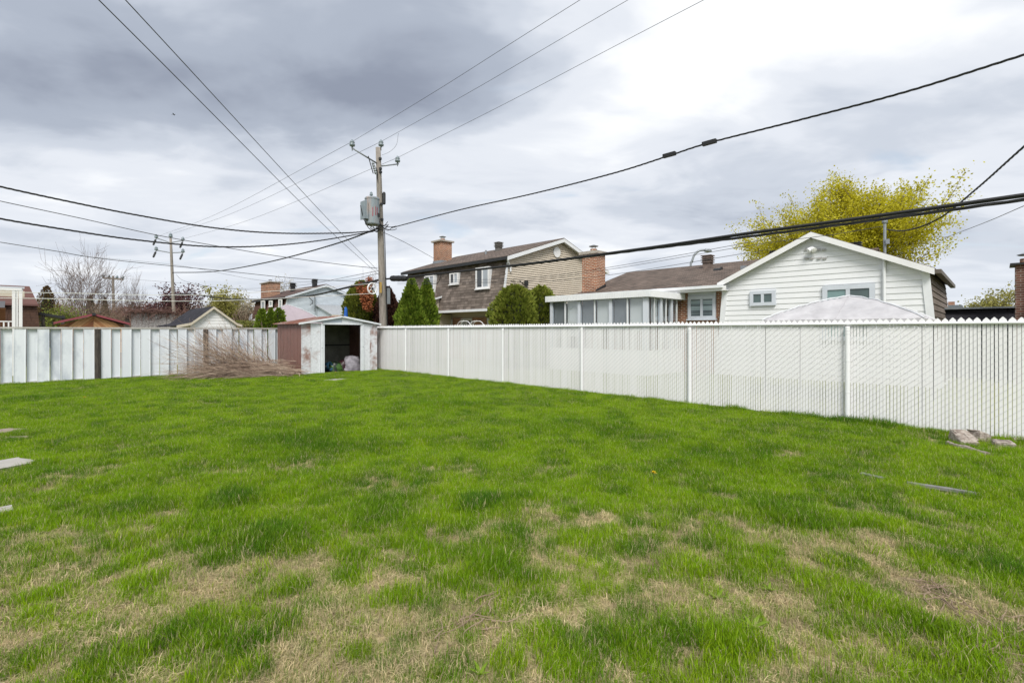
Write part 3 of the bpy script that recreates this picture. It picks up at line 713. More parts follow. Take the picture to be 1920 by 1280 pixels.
    obj('ground_wire', MB().tube([on(z) + Vector((.13, -.13, 0)) for z in np.linspace(.1, 6.3, 8)], .02, 6), M_black, t)
    return on
on_pole = build_pole()
def splice():
    a = at(733, 522, x=11.72); b = at(762, 522, x=11.78)
    ax = b - a
    mb = MB().lathe([(.05, 0), (.10, .03), (.13, .10), (.13, ax.length - .10), (.10, ax.length - .03), (.05, ax.length)], 14, a, ax)
    t = solo('cable_splice_case', mb, M_black, 'black tubular splice case hung on the thick cable beside the tall pole', 'splice case', tuple((a + b) / 2), smooth=False)
    for f in (.2, .5, .8):
        obj('clamp_band', MB().lathe([(.137, -.02), (.137, .02)], 14, a + ax * f, ax), M_dark, t)
splice()
def pulley():
    c = at(698, 541, y=PY - .35); mb = MB(); n = 20
    ring = [c + Vector((.24 * math.cos(2 * math.pi * i / n) * .9, 0, .24 * math.sin(2 * math.pi * i / n))) for i in range(n + 1)]
    t = thing('clothesline_pulley', 'white spoked clothesline pulley wheel hanging beside the tall wooden pole', 'pulley', tuple(c))
    obj('rim', MB().tube(ring, .03, 8, cap=False), M_white, t, smooth=True)
    for i in range(5):
        a = 2 * math.pi * i / 5; obj('spoke', MB().tube([c, c + Vector((.22 * math.cos(a), 0, .23 * math.sin(a)))], .016, 5), M_white, t)
    obj('hub', MB().lathe([(.05, -.04), (.05, .04)], 10, c, (0, 1, 0)), M_dark, t)
    obj('hook', MB().tube([c + Vector((0, .02, .0)), c + Vector((.15, .15, .35)), on_pole(c.z + .3) + Vector((-.1, 0, 0))], .015, 6), M_dark, t)
    return c
PUL = pulley()

def build_pole2():
    d = 48; b = at(329, 600, d=d); b.z = 0; top = at(320, 447, d=d)
    t = thing('utility_pole', 'grey utility pole with two steel arms behind the white gabled shed', 'utility pole', b)
    ax = top - b
    obj('shaft', MB().tube([b + ax * f for f in np.linspace(0, 1, 8)], [.19 - .08 * f for f in np.linspace(0, 1, 8)], 10), M_wood, t, smooth=True)
    for (l, r, ym, nm) in ((((293, 443)), (343, 448), 455, 1), ((293, 466), (343, 470), 474, 2)):
        for e in (l, r):
            c = at(318 + (1 if nm == 1 else 2), ym, d=d); q = at(e[0], e[1] + 3, d=d)
            arm = obj('crossarm', MB().tube([c, q], .045, 6), M_galv, t)
            mb = MB(); insulator(mb, q + Vector((0, 0, .1)), 2.0); obj('insulator', mb, M_ins, arm, off=arm['_o'], smooth=True)
            obj('fuse_cutout', MB().lathe([(.06, 0), (.09, .1), (.09, .55), (.05, .65)], 8, q + Vector((-.25, 0, -.75)), (.25, 0, .7)), M_dark, arm, off=arm['_o'])
    mb = MB(); insulator(mb, top + Vector((0, 0, .25)), 2.2); obj('insulator', mb, M_ins, t, smooth=True)
    return b, top
P2B, P2T = build_pole2()
def build_pole3():
    d = 70; b = at(214, 600, d=d); b.z = 0; top = at(212, 517, d=d)
    t = thing('utility_pole', 'small distant wooden pole with one timber crossarm among the bare trees', 'utility pole', b)
    obj('shaft', MB().tube([b, (b + top) / 2, top], [.2, .17, .13], 8), M_wood, t)
    q0 = at(193, 521, d=d); q1 = at(231, 524, d=d)
    arm = obj('crossarm', MB().tube([q0, q1], .11, 6), M_wood, t)
    for f in (.02, .3, .7, .98):
        mb = MB(); insulator(mb, q0.lerp(q1, f) + Vector((0, 0, .25)), 2.2); obj('insulator', mb, M_ins, arm, off=arm['_o'])
build_pole3()

# ------------------------------------------------------------------ wires
def spline(pts, n=40):
    P = [Vector(p) for p in pts]; P = [P[0] * 2 - P[1]] + P + [P[-1] * 2 - P[-2]]; out = []
    segs = len(P) - 3; per = max(3, n // segs)
    for i in range(segs):
        a, b, c, d = P[i:i + 4]
        for j in range(per):
            u = j / per
            out.append(.5 * ((2 * b) + (c - a) * u + (2 * a - 5 * b + 4 * c - d) * u * u + (3 * b - a - 3 * c + d) * u ** 3))
    out.append(P[-2]); return out
def on_line(A, B, px, py):
    """where the sight line of a photo column meets the plan line A-B"""
    k = (px - CX) / F; ax, ay = A; bx, by = B; dx, dy = bx - ax, by - ay
    t = (k * (ax + ay) - (ax - ay)) / ((dx - dy) - k * (dx + dy))
    x, y = ax + t * dx, ay + t * dy; d = (x + y) / 1.41421
    return Vector((x, y, CH + (HZ - py) * d / F))
def wire(label, pts, r, name='overhead_wire', twist=0, m=None, group=None, strands=3, n=44):
    P = spline(pts, n); mb = MB()
    if not twist: mb.tube(P, r, 6)
    else:
        tot = sum((Vector(pts[i + 1]) - Vector(pts[i])).length for i in range(len(pts) - 1)); P = spline(pts, int(max(60, tot / twist * 9))); ln = 0
        for s in range(strands):
            Q = []; ln = 0
            for i, p in enumerate(P):
                tg = (P[min(i + 1, len(P) - 1)] - P[max(i - 1, 0)]).normalized(); u = tg.cross(Vector((0, 0, 1))).normalized(); w = u.cross(tg)
                if i: ln += (P[i] - P[i - 1]).length
                a = ln / twist * 6.283 + s * 6.283 / strands
                Q.append(p + (u * math.cos(a) + w * math.sin(a)) * r * .85)
            mb.tube(Q, r, 5)
    mid = P[len(P) // 2]
    return solo(name, mb, m or M_wire, label, 'wire', tuple(mid), group=group)
LX = (11.72, 30), (11.72, -30)
def along(x, pts): return [on_line((x, 30), (x, -30), a, b) for a, b in pts]
def build_wires():
    # power lines over the pole, towards the viewer and away to the far pole
    tops = [at(660, 266, y=PY), at(714, 266, x=PX), at(745, 296, y=PY)]
    near = [(1088, 0), (1178, 0), (1320, 0)]
    far = [at(296, 443, d=48), P2T + Vector((0, 0, .4)), at(343, 448, d=48)]
    nm = ['leftmost', 'middle', 'rightmost']
    for i in range(3):
        a = tops[i]; x = a.x; q = on_line((x, 30), (x, -30), *near[i]); e = q + (q - a) * 1.2
        wire(nm[i] + ' of the three thin power lines rising from the tall pole to the upper right', [a, a.lerp(q, .5) + Vector((0, 0, -.05)), q, e], .007)
        f = far[i]; m = a.lerp(f, .5) - Vector((0, 0, .45))
        wire(nm[i] + ' of the three thin power lines running from the tall pole to the far pole', [a, m, f], .008)
    # thick bundled telephone cable
    p = [on_pole(4.1) + Vector((.12, -.1, 0))] + along(11.85, [(735, 522), (960, 498), (1200, 467), (1400, 438), (1600, 411), (1780, 386), (1920, 366)])
    p.append(p[-1] + (p[-1] - p[-2]) * 1.5)
    wire('thickest black bundled cable sloping across the houses to the right edge', p, .040, 'telephone_cable', m=M_black, n=60)
    p2 = [q + Vector((0, 0, -.075 if i > 3 else -.03)) for i, q in enumerate(p)]
    wire('black cable lashed under the thickest cable on the right', p2[2:], .018, 'telephone_cable', twist=1.7, m=M_black)
    # twisted low voltage cable
    p = along(11.9, [(735, 427), (860, 394), (1000, 363), (1150, 325), (1255, 292), (1330, 268), (1500, 225), (1700, 172), (1920, 103)])
    p.append(p[-1] + (p[-1] - p[-2]) * 1.5)
    w = wire('twisted black cable rising from the tall pole to the upper right edge', p, .013, 'service_cable', twist=.55, m=M_black)
    for a, b in ((1255, 290), (1330, 267)):
        q = along(11.9, [(a, b)])[0]; obj('connector', MB().box(q.x - .05, q.x + .05, q.y - .17, q.y + .17, q.z - .05, q.z + .04), M_black, w)
    # thin telephone wires under the cable
    for i, (ys) in enumerate((((745, 527), (970, 522), (1130, 503), (1390, 457), (1560, 424), (1760, 392)), ((745, 530), (970, 526), (1130, 507), (1390, 463), (1560, 440), (1655, 424)), ((745, 533), (970, 529), (1130, 517), (1390, 476), (1440, 468)))):
        wire(('upper', 'middle', 'lowest')[i] + ' of three thin wires under the thick cable in front of the beige gable', along(12.3 + .1 * i, ys), .006)
    # wires to the left
    pole = (PX, PY)
    A = (pole, (-8, 19.4))
    wire('topmost of the heavy cables sagging from the tall pole to the left edge', [on_line(*A, a, b) for a, b in ((700, 433), (640, 437), (520, 437), (400, 427), (250, 402), (120, 376), (0, 350), (-150, 315))], .016, 'service_cable', twist=.5, m=M_black)
    A = (pole, (-8, 17.5))
    wire('second heavy cable from the tall pole, sagging lowest near the far pole', [on_line(*A, a, b) for a, b in ((700, 434), (600, 451), (500, 461), (390, 462), (250, 449), (120, 430), (0, 410), (-150, 380))], .015, 'service_cable', twist=.5, m=M_black)
    A = (pole, (-8, 22))
    wire('thin wire descending from the left edge across the far pole top', [on_line(*A, a, b) for a, b in ((708, 503), (640, 496), (520, 480), (400, 460), (290, 440), (150, 409), (0, 377), (-150, 343))], .012)
    A = (pole, (-8, 24))
    wire('thin wire descending from the left edge past the bare tree crown', [on_line(*A, a, b) for a, b in ((712, 530), (560, 522), (420, 508), (200, 486), (100, 470), (0, 454), (-150, 430))], .011)
    # drops to the house behind the viewer
    for i, (c0, r0, e, z) in enumerate(((185, 0, (711, 516), 5.5), (235, 0, (712, 511), 5.7))):
        k = (c0 - CX) / F; d = (z - CH) / ((HZ - r0) / F); q = Vector((d * (1 + k) / 1.41421, d * (1 - k) / 1.41421, z))
        s = at(e[0], e[1], y=PY); en = q + (q - s) * .45
        wire(('left', 'right')[i] + ' of the two long thin wires running down from the top left corner', [s, s.lerp(q, .5) - Vector((0, 0, .12 - .06 * i)), q, en], .0065)
    # between the two poles, below the power lines
    s = on_pole(6.4); e = at(323, 511, d=48)
    wire('twisted cable sagging between the tall pole and the far pole', [s, at(620, 460, d=26.5), at(500, 492, d=33), at(400, 509, d=41), e], .022, 'service_cable', twist=.8, m=M_black)
    s = on_pole(4.05); e = at(326, 553, d=48)
    wire('thick black cable dipping left from the tall pole behind the shed roof', [s, at(655, 538, d=24), at(560, 557, d=30), at(440, 561, d=38), e, at(290, 590, d=60)], .05, 'telephone_cable', m=M_black)
    wire('thin wire from the far pole to the grey gable', [at(330, 515, d=48), at(350, 528, d=48), at(420, 540, d=50), at(590, 552, d=48.5)], .012)
    wire('upper thin wire crossing the sky above the far brick chimney', [at(150, 480, d=52), at(330, 497, d=50), at(500, 527, d=46), at(640, 525, d=40), at(713, 512, d=22.2)], .012)
    wire('lower thin wire crossing the sky above the far brick chimney', [at(200, 520, d=60), at(330, 530, d=56), at(440, 541, d=52), at(560, 535, d=46), at(713, 507, d=22.2)], .012)
    # clothes lines
    cl = mat('clothesline_plastic', (.70, .70, .66), .5, .05, 5)
    for i, (dz, r0, r1) in enumerate(((.22, 549, 549), (-.22, 559, 560))):
        A = ((PUL.x, PUL.y), (-6, PUL.y + 3.0)); e0 = PUL + Vector((0, 0, dz))
        wire(('upper', 'lower')[i] + ' pale clothesline running left from the pulley on the tall pole', [e0, on_line(*A, 400, r0 + 3 + 2 * i), on_line(*A, 100, r1), on_line(*A, -60, r1 - 2)], .010, 'clothesline', m=cl)
    # service drop off the tall pole to the brown mansard house
    wire('drop wire slanting from the tall pole to the near chimney of the brown mansard house', [on_pole(6.25), at(760, 455, d=25), at(813, 484, d=32.4)], .012, m=M_black)
    # right hand drops
    mast = at(1657, 430, x=21.5)
    wire('twisted drop wire coming down steeply at the right edge to the roof mast', [at(2020, 190, d=8.5), at(1920, 275, d=9.6), at(1830, 355, d=11.5), at(1760, 410, d=13.5), at(1700, 432, d=15), mast], .013, 'service_cable', twist=.5, m=M_black)
    wire('thin wire slanting down from the right edge behind the yellow tree', [at(2040, 335, d=9), at(1920, 386, d=12), at(1840, 420, d=17), at(1755, 452, d=26)], .010)
    # hanging slack loop at the splice
    wire('slack black loop hanging under the thick cable before the upper window', [at(795, 516, x=11.82), at(803, 527, x=11.82), at(812, 532, x=11.82), at(822, 529, x=11.82), at(828, 513, x=11.82)], .012, m=M_black)
    q = at(747, 250, x=PX)
    wire('short jumper wire curving from the middle power line down to the pole top', [q, at(743, 272, x=PX), at(730, 285, x=PX), at(716, 291, x=PX)], .006)
build_wires()
# ------------------------------------------------------------------ building blocks for houses
def pbox(ax, c0, c1, u0, u1, z0, z1, mb=None):
    mb = mb or MB()
    return mb.box(c0, c1, u0, u1, z0, z1) if ax == 'x' else mb.box(u0, u1, c0, c1, z0, z1)
def window(par, ax, c, u0, u1, z0, z1, panes=2, fw=.07, fm=None, pm=None, sill=True, depth=.06, split=None, name='window'):
    """framed window in a wall whose face is at c, looking towards -x or -y"""
    fm = fm or M_trim; pm = pm or [M_pane] * panes
    if not isinstance(pm, list): pm = [pm] * panes
    if u0 > u1: u0, u1 = u1, u0
    mb = MB()
    f0, f1 = c - depth, c + .02
    pbox(ax, f0, f1, u0, u1, z0, z0 + fw, mb); pbox(ax, f0, f1, u0, u1, z1 - fw, z1, mb)
    pbox(ax, f0, f1, u0, u0 + fw, z0 + fw, z1 - fw, mb); pbox(ax, f0, f1, u1 - fw, u1, z0 + fw, z1 - fw, mb)
    w = (u1 - u0 - 2 * fw) / panes
    for i in range(1, panes): pbox(ax, f0 + .004, f1, u0 + fw + w * i - fw * .4, u0 + fw + w * i + fw * .4, z0 + fw, z1 - fw, mb)
    o = obj(name, mb, fm, par)
    for i in range(panes):
        a = u0 + fw + w * i + (fw * .4 if i else 0); b = u0 + fw + w * (i + 1) - (fw * .4 if i < panes - 1 else 0)
        obj('pane', pbox(ax, c - depth * .35, c - depth * .2, a, b, z0 + fw, z1 - fw), pm[i], o, off=o['_o'])
    if sill: obj('sill', pbox(ax, c - depth - .05, c, u0 - .05, u1 + .05, z0 - .05, z0 - .002), fm, o, off=o['_o'])
    return o
def roof_slab(a, b, c, d, th=.06):
    """sloped slab from four corner points"""
    return MB().prism([a, b, c, d], (0, 0, th))
def chimney(par, x0, x1, y0, y1, z0, z1, brick, pots=1, cap=.10, name='chimney', capm=None, flash=True):
    o = obj(name, MB().box(x0, x1, y0, y1, z0, z1), brick, par)
    obj('cap', MB().box(x0 - .12, x1 + .12, y0 - .12, y1 + .12, z1, z1 + cap), capm or M_conc, o, off=o['_o'])
    cx, cy = (x0 + x1) / 2, (y0 + y1) / 2
    obj('flue', MB().lathe([(.16, 0), (.16, .16), (.14, .16)], 12, (cx, cy, z1 + cap)), M_brick, o, off=o['_o'])
    mb = MB().lathe([(.19, .26), (.24, .29), (.05, .36)], 12, (cx, cy, z1 + cap))
    for s in (-1, 1): mb.box(cx + s * .13 - .01, cx + s * .13 + .01, cy - .01, cy + .01, z1 + cap + .15, z1 + cap + .28)
    obj('cowl', mb, M_galv, o, off=o['_o'])
    return o
def roof_vent(par, x, y, z, s=.36, m=None):
    m = m or mat('vent_brown_grey', (.16, .15, .14), .6, .1, 4)
    mb = MB().box(x - s * .38, x + s * .38, y - s * .38, y + s * .38, z - .35, z + s * .75)
    for k in range(4):
        q = s * (.5 + .02 * (k % 2)); mb.box(x - q, x + q, y - q, y + q, z + s * .62 + k * s * .22, z + s * .62 + k * s * .22 + s * .08)
    mb.box(x - s * .4, x + s * .4, y - s * .4, y + s * .4, z + s * .6, z + s * 1.36)
    return obj('roof_vent', mb, m, par)
def lap_siding(poly_w, z0, z1, step, ax, c, proud=.016):
    """overlapping boards; poly_w(z) gives the wall's (u0,u1) at height z; yields one prism per board"""
    z = z0; out = []
    while z < z1 - .01:
        zt = min(z + step, z1); a0, b0 = poly_w(z); a1, b1 = poly_w(zt)
        if b0 - a0 > .05:
            if b1 - a1 < .01: a1 = b1 = (a1 + b1) / 2; 
            P = lambda cc, u, zz: (cc, u, zz) if ax == 'x' else (u, cc, zz)
            vs = [P(c - proud, a0, z), P(c - proud, b0, z), P(c - .003, b1, zt), P(c - .003, a1, zt), P(c + .01, a0, z), P(c + .01, b0, z), P(c + .01, b1, zt), P(c + .01, a1, zt)]
            fs = [(0, 1, 2, 3), (7, 6, 5, 4), (0, 4, 5, 1), (1, 5, 6, 2), (2, 6, 7, 3), (3, 7, 4, 0)]
            if ax == 'x': fs = [tuple(reversed(f)) for f in fs]
            out.append(MB().add(vs, fs))
        z = zt
    return out

# ------------------------------------------------------------------ brown mansard houses (two alike in form)
def mansard_house(label, xa, ya, Wd, Ln, ze, zp, zb, siding, tabm, trim, roofm, flare=.42, step=.125, tabs=True, detail=True, seed=1):
    t = thing('mansard_house', label, 'house', (xa + Wd / 2, ya + Ln / 2, 0))
    xb = xa + Wd; xm = xa + Wd / 2; yb = ya + Ln; rr = random.Random(seed)
    # gable end facing -y: follows the mansard profile on both sides
    def wid(z):
        if z > ze: f = (z - ze) / (zp - ze); return (xa + .04 + (xm - xa) * f, xb - .04 - (xb - xm) * f)
        if z > zb: f = (ze - z) / (ze - zb); return (xa + .06 - (flare - .06) * f, xb - .05 + (flare - .06) * f)
        return (xa + .75, xb - .4)
    core = [(xa + .75, ya + .02, 0), (xa + .75, ya + .02, zb), (xa - flare + .1, ya + .02, zb), (xa + .05, ya + .02, ze), (xm, ya + .02, zp - .03), (xb - .05, ya + .02, ze), (xb + flare - .1, ya + .02, zb), (xb - .4, ya + .02, zb), (xb - .4, ya + .02, 0)]
    obj('wall', MB().prism(core, (0, Ln - .04, 0)), siding, t)
    mb = MB()
    for b in lap_siding(wid, .15, zp - .05, step, 'y', ya + .02, .042): mb.add(b.v, b.f)
    obj('gable_siding', mb, siding, t, kind='stuff')
    # mansard face: rows of separate shingle tabs, joined
    mb = MB(); rows = int((ze - zb) / .155); 
    for r in range(rows):
        f0, f1 = r / rows, (r + 1.12) / rows
        z0, z1 = zb + (ze - zb) * f0, zb + (ze - zb) * f1
        x0, x1 = xa - flare * (1 - f0), xa - flare * (1 - min(f1, 1))
        y = ya - .02 + (.16 if r % 2 else 0) - .33
        while y < yb:
            w = .33 * rr.uniform(.8, 1.15); a, b = max(y, ya - .02), min(y + w - .012, yb)
            if b - a > .03:
                p = .012 + rr.random() * .012
                mb.add([(x0 - p, a, z0), (x0 - p, b, z0), (x1 - .003, b, z1), (x1 - .003, a, z1), (x0 + .02, a, z0), (x0 + .02, b, z0)], [(3, 2, 1, 0), (0, 1, 5, 4)])
            y += w
    obj('mansard_shingles', mb, tabm, t, kind='stuff')
    obj('mansard_backing', MB().prism([(xa - flare + .02, ya, zb), (xa + .02, ya, ze), (xa + .1, ya, ze), (xa - flare + .1, ya, zb)], (0, Ln, 0)), tabm, t)
    obj('corner_trim', MB().prism([(xa - flare - .03, ya - .03, zb), (xa - flare + .09, ya - .03, zb), (xa + .12, ya - .03, ze - .02), (xa - .01, ya - .03, ze - .02)], (0, .045, 0)), trim, t)
    obj('eave_fascia', MB().box(xa - flare - .06, xa - flare + .03, ya - .05, yb + .05, zb - .13, zb - .002), trim, t)
    obj('soffit', MB().box(xa - flare + .035, xa + .76, ya, yb, zb - .12, zb - .06), M_soffit, t)
    # roof: two slopes, fascia boards on the rakes, gutter
    ov = .28; sl = (zp - ze) / (xm - xa)
    for s, xe in ((-1, xa - ov), (1, xb + ov)):
        zz = ze - sl * ov + .02
        obj('roof_slope', roof_slab((xm, ya - ov, zp + .02), (xe, ya - ov, zz), (xe, yb + ov, zz), (xm, yb + ov, zp + .02), .07), roofm, t)
        obj('rake_board', MB().prism([(xm, ya - ov - .03, zp - .16), (xe, ya - ov - .03, zz - .16), (xe, ya - ov - .03, zz + .035), (xm, ya - ov - .03, zp + .035)], (0, .028, 0)), trim, t)
        obj('rake_soffit', MB().prism([(xm, ya - ov, zp - .10), (xe, ya - ov, zz - .10), (xe, ya - ov, zz - .08), (xm, ya - ov, zp - .08)], (0, ov, 0)), trim, t)
    obj('gutter', MB().box(xa - ov - .10, xa - ov, ya - ov, yb + ov, ze - sl * ov - .11, ze - sl * ov + .05), M_dark, t)
    return t
def build_house1():
    xa, ya, Wd, Ln, ze, zp, zb = 17.5, 17.83, 8.57, 9.25, 5.50, 6.93, 2.85
    t = mansard_house('two storey house with grey brown shingle mansard, beige gable and brick chimney', xa, ya, Wd, Ln, ze, zp, zb, M_beige, M_tab, M_trim, M_shing)
    xm = xa + Wd / 2
    # windows set in the mansard
    for l, r, tp, bt, n in ((893, 918, 501, 541, 2), (844, 860, 511, 533, 2), (797, 815, 516, 550, 2)):
        c = 17.5 - .42 * (1 - (at(l, bt, x=17.2).z - zb) / (ze - zb)) - .05; a = at(l, bt, x=c); b = at(r, tp, x=c); z0 = at((l + r) / 2, bt, x=c).z; z1 = at((l + r) / 2, tp, x=c).z
        u0, u1 = b.y, a.y
        o = window(t, 'x', c, u0, u1, z0, z1, n, .09, M_white, [M_palepane, M_pane] if n == 2 else None)
        obj('surround', MB().box(c + .021, xa + .1, u0, u0 + .05, z0, z1).box(c + .021, xa + .1, u1 - .05, u1, z0, z1).box(c + .021, xa + .1, u0 + .05, u1 - .05, z1 - .05, z1).box(c + .021, xa + .1, u0 + .05, u1 - .05, z0, z0 + .05), M_trim, o, off=o['_o'])
    # ground floor under the overhang
    gx = 18.24
    for l, r, m in ((850, 865, M_brick), (887, 914, M_brick), (930, 946, M_brick)):
        a = at(l, 600, x=gx).y; b = at(r, 600, x=gx).y; obj('brick_panel', MB().box(gx - .06, gx + .02, b, a, 0, 2.45), m, t)
    a = at(836, 600, x=gx).y; b = at(850, 600, x=gx).y; window(t, 'x', gx, b + .02, a, .1, 2.35, 1, .3, M_trim, M_pane, False, name='door')
    a = at(865, 600, x=gx).y; b = at(887, 600, x=gx).y; window(t, 'x', gx, b + .02, a - .02, .9, 2.4, 2, .12, M_trim, [M_pane, M_palepane])
    a = at(914, 600, x=gx).y; b = at(930, 600, x=gx).y; window(t, 'x', gx, b + .02, a - .02, .1, 2.4, 1, .13, M_trim, M_palepane, False, name='door')
    # lean-to bay on the far left of the mansard
    yb = 23.2
    bay = obj('side_bay', MB().prism([(15.9, yb + .03, 2.68), (17.4, yb + .03, 2.68), (17.4, yb + .03, 3.72), (15.9, yb + .03, 3.3)], (0, 2.6, 0)), M_beige, t)
    mb = MB()
    for b in lap_siding(lambda z: (15.9 + max(0, (z - 3.3) / .42 * 1.5), 17.4), 2.68, 3.68, .11, 'y', yb + .03): mb.add(b.v, b.f)
    obj('siding', mb, M_beige, bay, off=bay['_o'], kind='stuff')
    obj('roof_slope', MB().prism([(15.75, yb - .15, 3.25), (17.45, yb - .15, 3.76), (17.45, yb - .15, 3.84), (15.75, yb - .15, 3.33)], (0, 2.9, 0)), M_shing, bay, off=bay['_o'])
    obj('fascia', MB().prism([(15.75, yb - .18, 3.2), (17.45, yb - .18, 3.70), (17.45, yb - .18, 3.80), (15.75, yb - .18, 3.30)], (0, .028, 0)), M_trim, bay, off=bay['_o'])
    obj('lower_wall', MB().box(16.1, 18.2, yb + .25, yb + 2.5, 0, 2.675), M_beige, bay, off=bay['_o'])
    # chimney through the far end of the roof
    c = chimney(t, 19.35, 20.25, 26.0, 26.85, 5.8, 7.62, M_brick, capm=M_conc)
    obj('flashing', MB().box(19.32, 20.28, 25.96, 26.88, 5.8, 6.36), M_galv, c, off=c['_o'])
    p = at(935, 470, x=20.8); roof_vent(t, p.x, p.y, p.z - .05, .42)
    p = at(911, 480, x=19.8); obj('vent_pipe', MB().lathe([(.06, -.3), (.06, .35)], 10, p), M_galv, t)
    # louvre in the gable
    c = at(1043, 473, y=ya); mb = MB().lathe([(.24, 0), (.30, 0), (.30, .05), (.24, .05)], 24, (c.x, ya - .02, c.z), (0, -1, 0))
    o = obj('gable_louvre', mb, M_white, t)
    for k in range(5): 
        h = -.16 + .08 * k; w = math.sqrt(.24 ** 2 - h * h) - .01
        obj('slat', MB().box(c.x - w, c.x + w, ya - .06, ya - .022, c.z + h - .018, c.z + h + .012), M_trimg, o, off=o['_o'])
    # downpipe at the near corner
    q = [at(951, 484, y=ya - .25), at(953, 492, y=ya - .2), at(957, 500, y=ya - .07)]
    obj('downpipe', MB().tube(q + [Vector((q[-1].x + .02, ya - .07, 4.75))], .05, 8), M_trim, t)
    q0 = Vector((q[-1].x, ya - .09, 4.4)); obj('conduit', MB().tube([q0, q0 + Vector((.9, 0, -.35)), q0 + Vector((.9, 0, -1.6))], .025, 6), M_soffit, t)
    c = at(982, 533, y=ya - .1); obj('meter_bracket', MB().tube([c + Vector((-.3, 0, .15)), c, c + Vector((.25, 0, .1)), c + Vector((.25, 0, -.3))], .03, 6).box(c.x + .1, c.x + .3, c.y - .06, c.y + .06, c.z - .05, c.z + .2), M_dark, t)
build_house1()

def build_house3():
    xa, ya = 17.5, 47.9
    t = mansard_house('distant house with red brown mansard and pale blue grey gable beyond the metal shed', xa, ya, 7.4, 9.0, 4.95, 6.3, 2.6, M_bluegrey, M_tab3, M_trimg, mat('red_brown_roof', (.10, .06, .05), .9, .2, 3), step=.12, seed=3)
    for l, r, tp, bt in ((523, 529, 561, 578), (505, 511, 564, 575), (490, 497, 564, 580)):
        c = 17.15; z0 = at(l, bt, x=c).z; z1 = at(l, tp, x=c).z; window(t, 'x', c, at(r, 0, x=c).y, at(l, 0, x=c).y, z0, z1, 1, .12, M_white, M_palepane)
    p0 = at(497, 553, x=18.7); p1 = at(515, 530, x=18.7)
    chimney(t, 18.2, 19.2, p1.y - .2, p0.y - .2, 4.6, p1.z, M_brick)
    for px, py in ((590, 534), (549, 541)):
        p = at(px, py, x=20.6 if px > 560 else 19.6); roof_vent(t, p.x, p.y, p.z - .1, .5, M_dark)
    # lower wing with grey roof on the right
    w = obj('side_wing', MB().box(20.6, 25.5, 44.6, 47.85, 0, 3.1), M_soffit, t)
    obj('roof_slope', MB().prism([(20.2, 44.1, 3.1), (20.2, 47.88, 4.2), (20.2, 47.88, 4.28), (20.2, 44.1, 3.18)], (5.6, 0, 0)), mat('pale_grey_shingle', (.38, .40, .42), .9, .15, 6), w, off=w['_o'])
    obj('fascia', MB().box(20.15, 25.8, 44.04, 44.095, 2.92, 3.17), M_soffit, w, off=w['_o'])
    obj('end_gable', MB().prism([(20.45, 44.5, 3.0), (20.45, 47.85, 3.0), (20.45, 47.85, 4.15), (20.45, 44.5, 3.17)], (.14, 0, 0)), M_bluegrey, w, off=w['_o'])
    p = at(590, 553, y=47.7); obj('service_mast', MB().tube([(p.x, 47.7, 3.6), (p.x, 47.7, p.z)], .05, 6), M_galv, t)
    obj('cable_loop', MB().tube(spline([Vector((p.x, 47.6, p.z - .1)), Vector((p.x - .6, 47.6, p.z - .2)), Vector((p.x - .2, 47.6, p.z - .7)), Vector((p.x - .5, 47.6, p.z - 1.0))], 20), .035, 5), M_black, t)
build_house3()

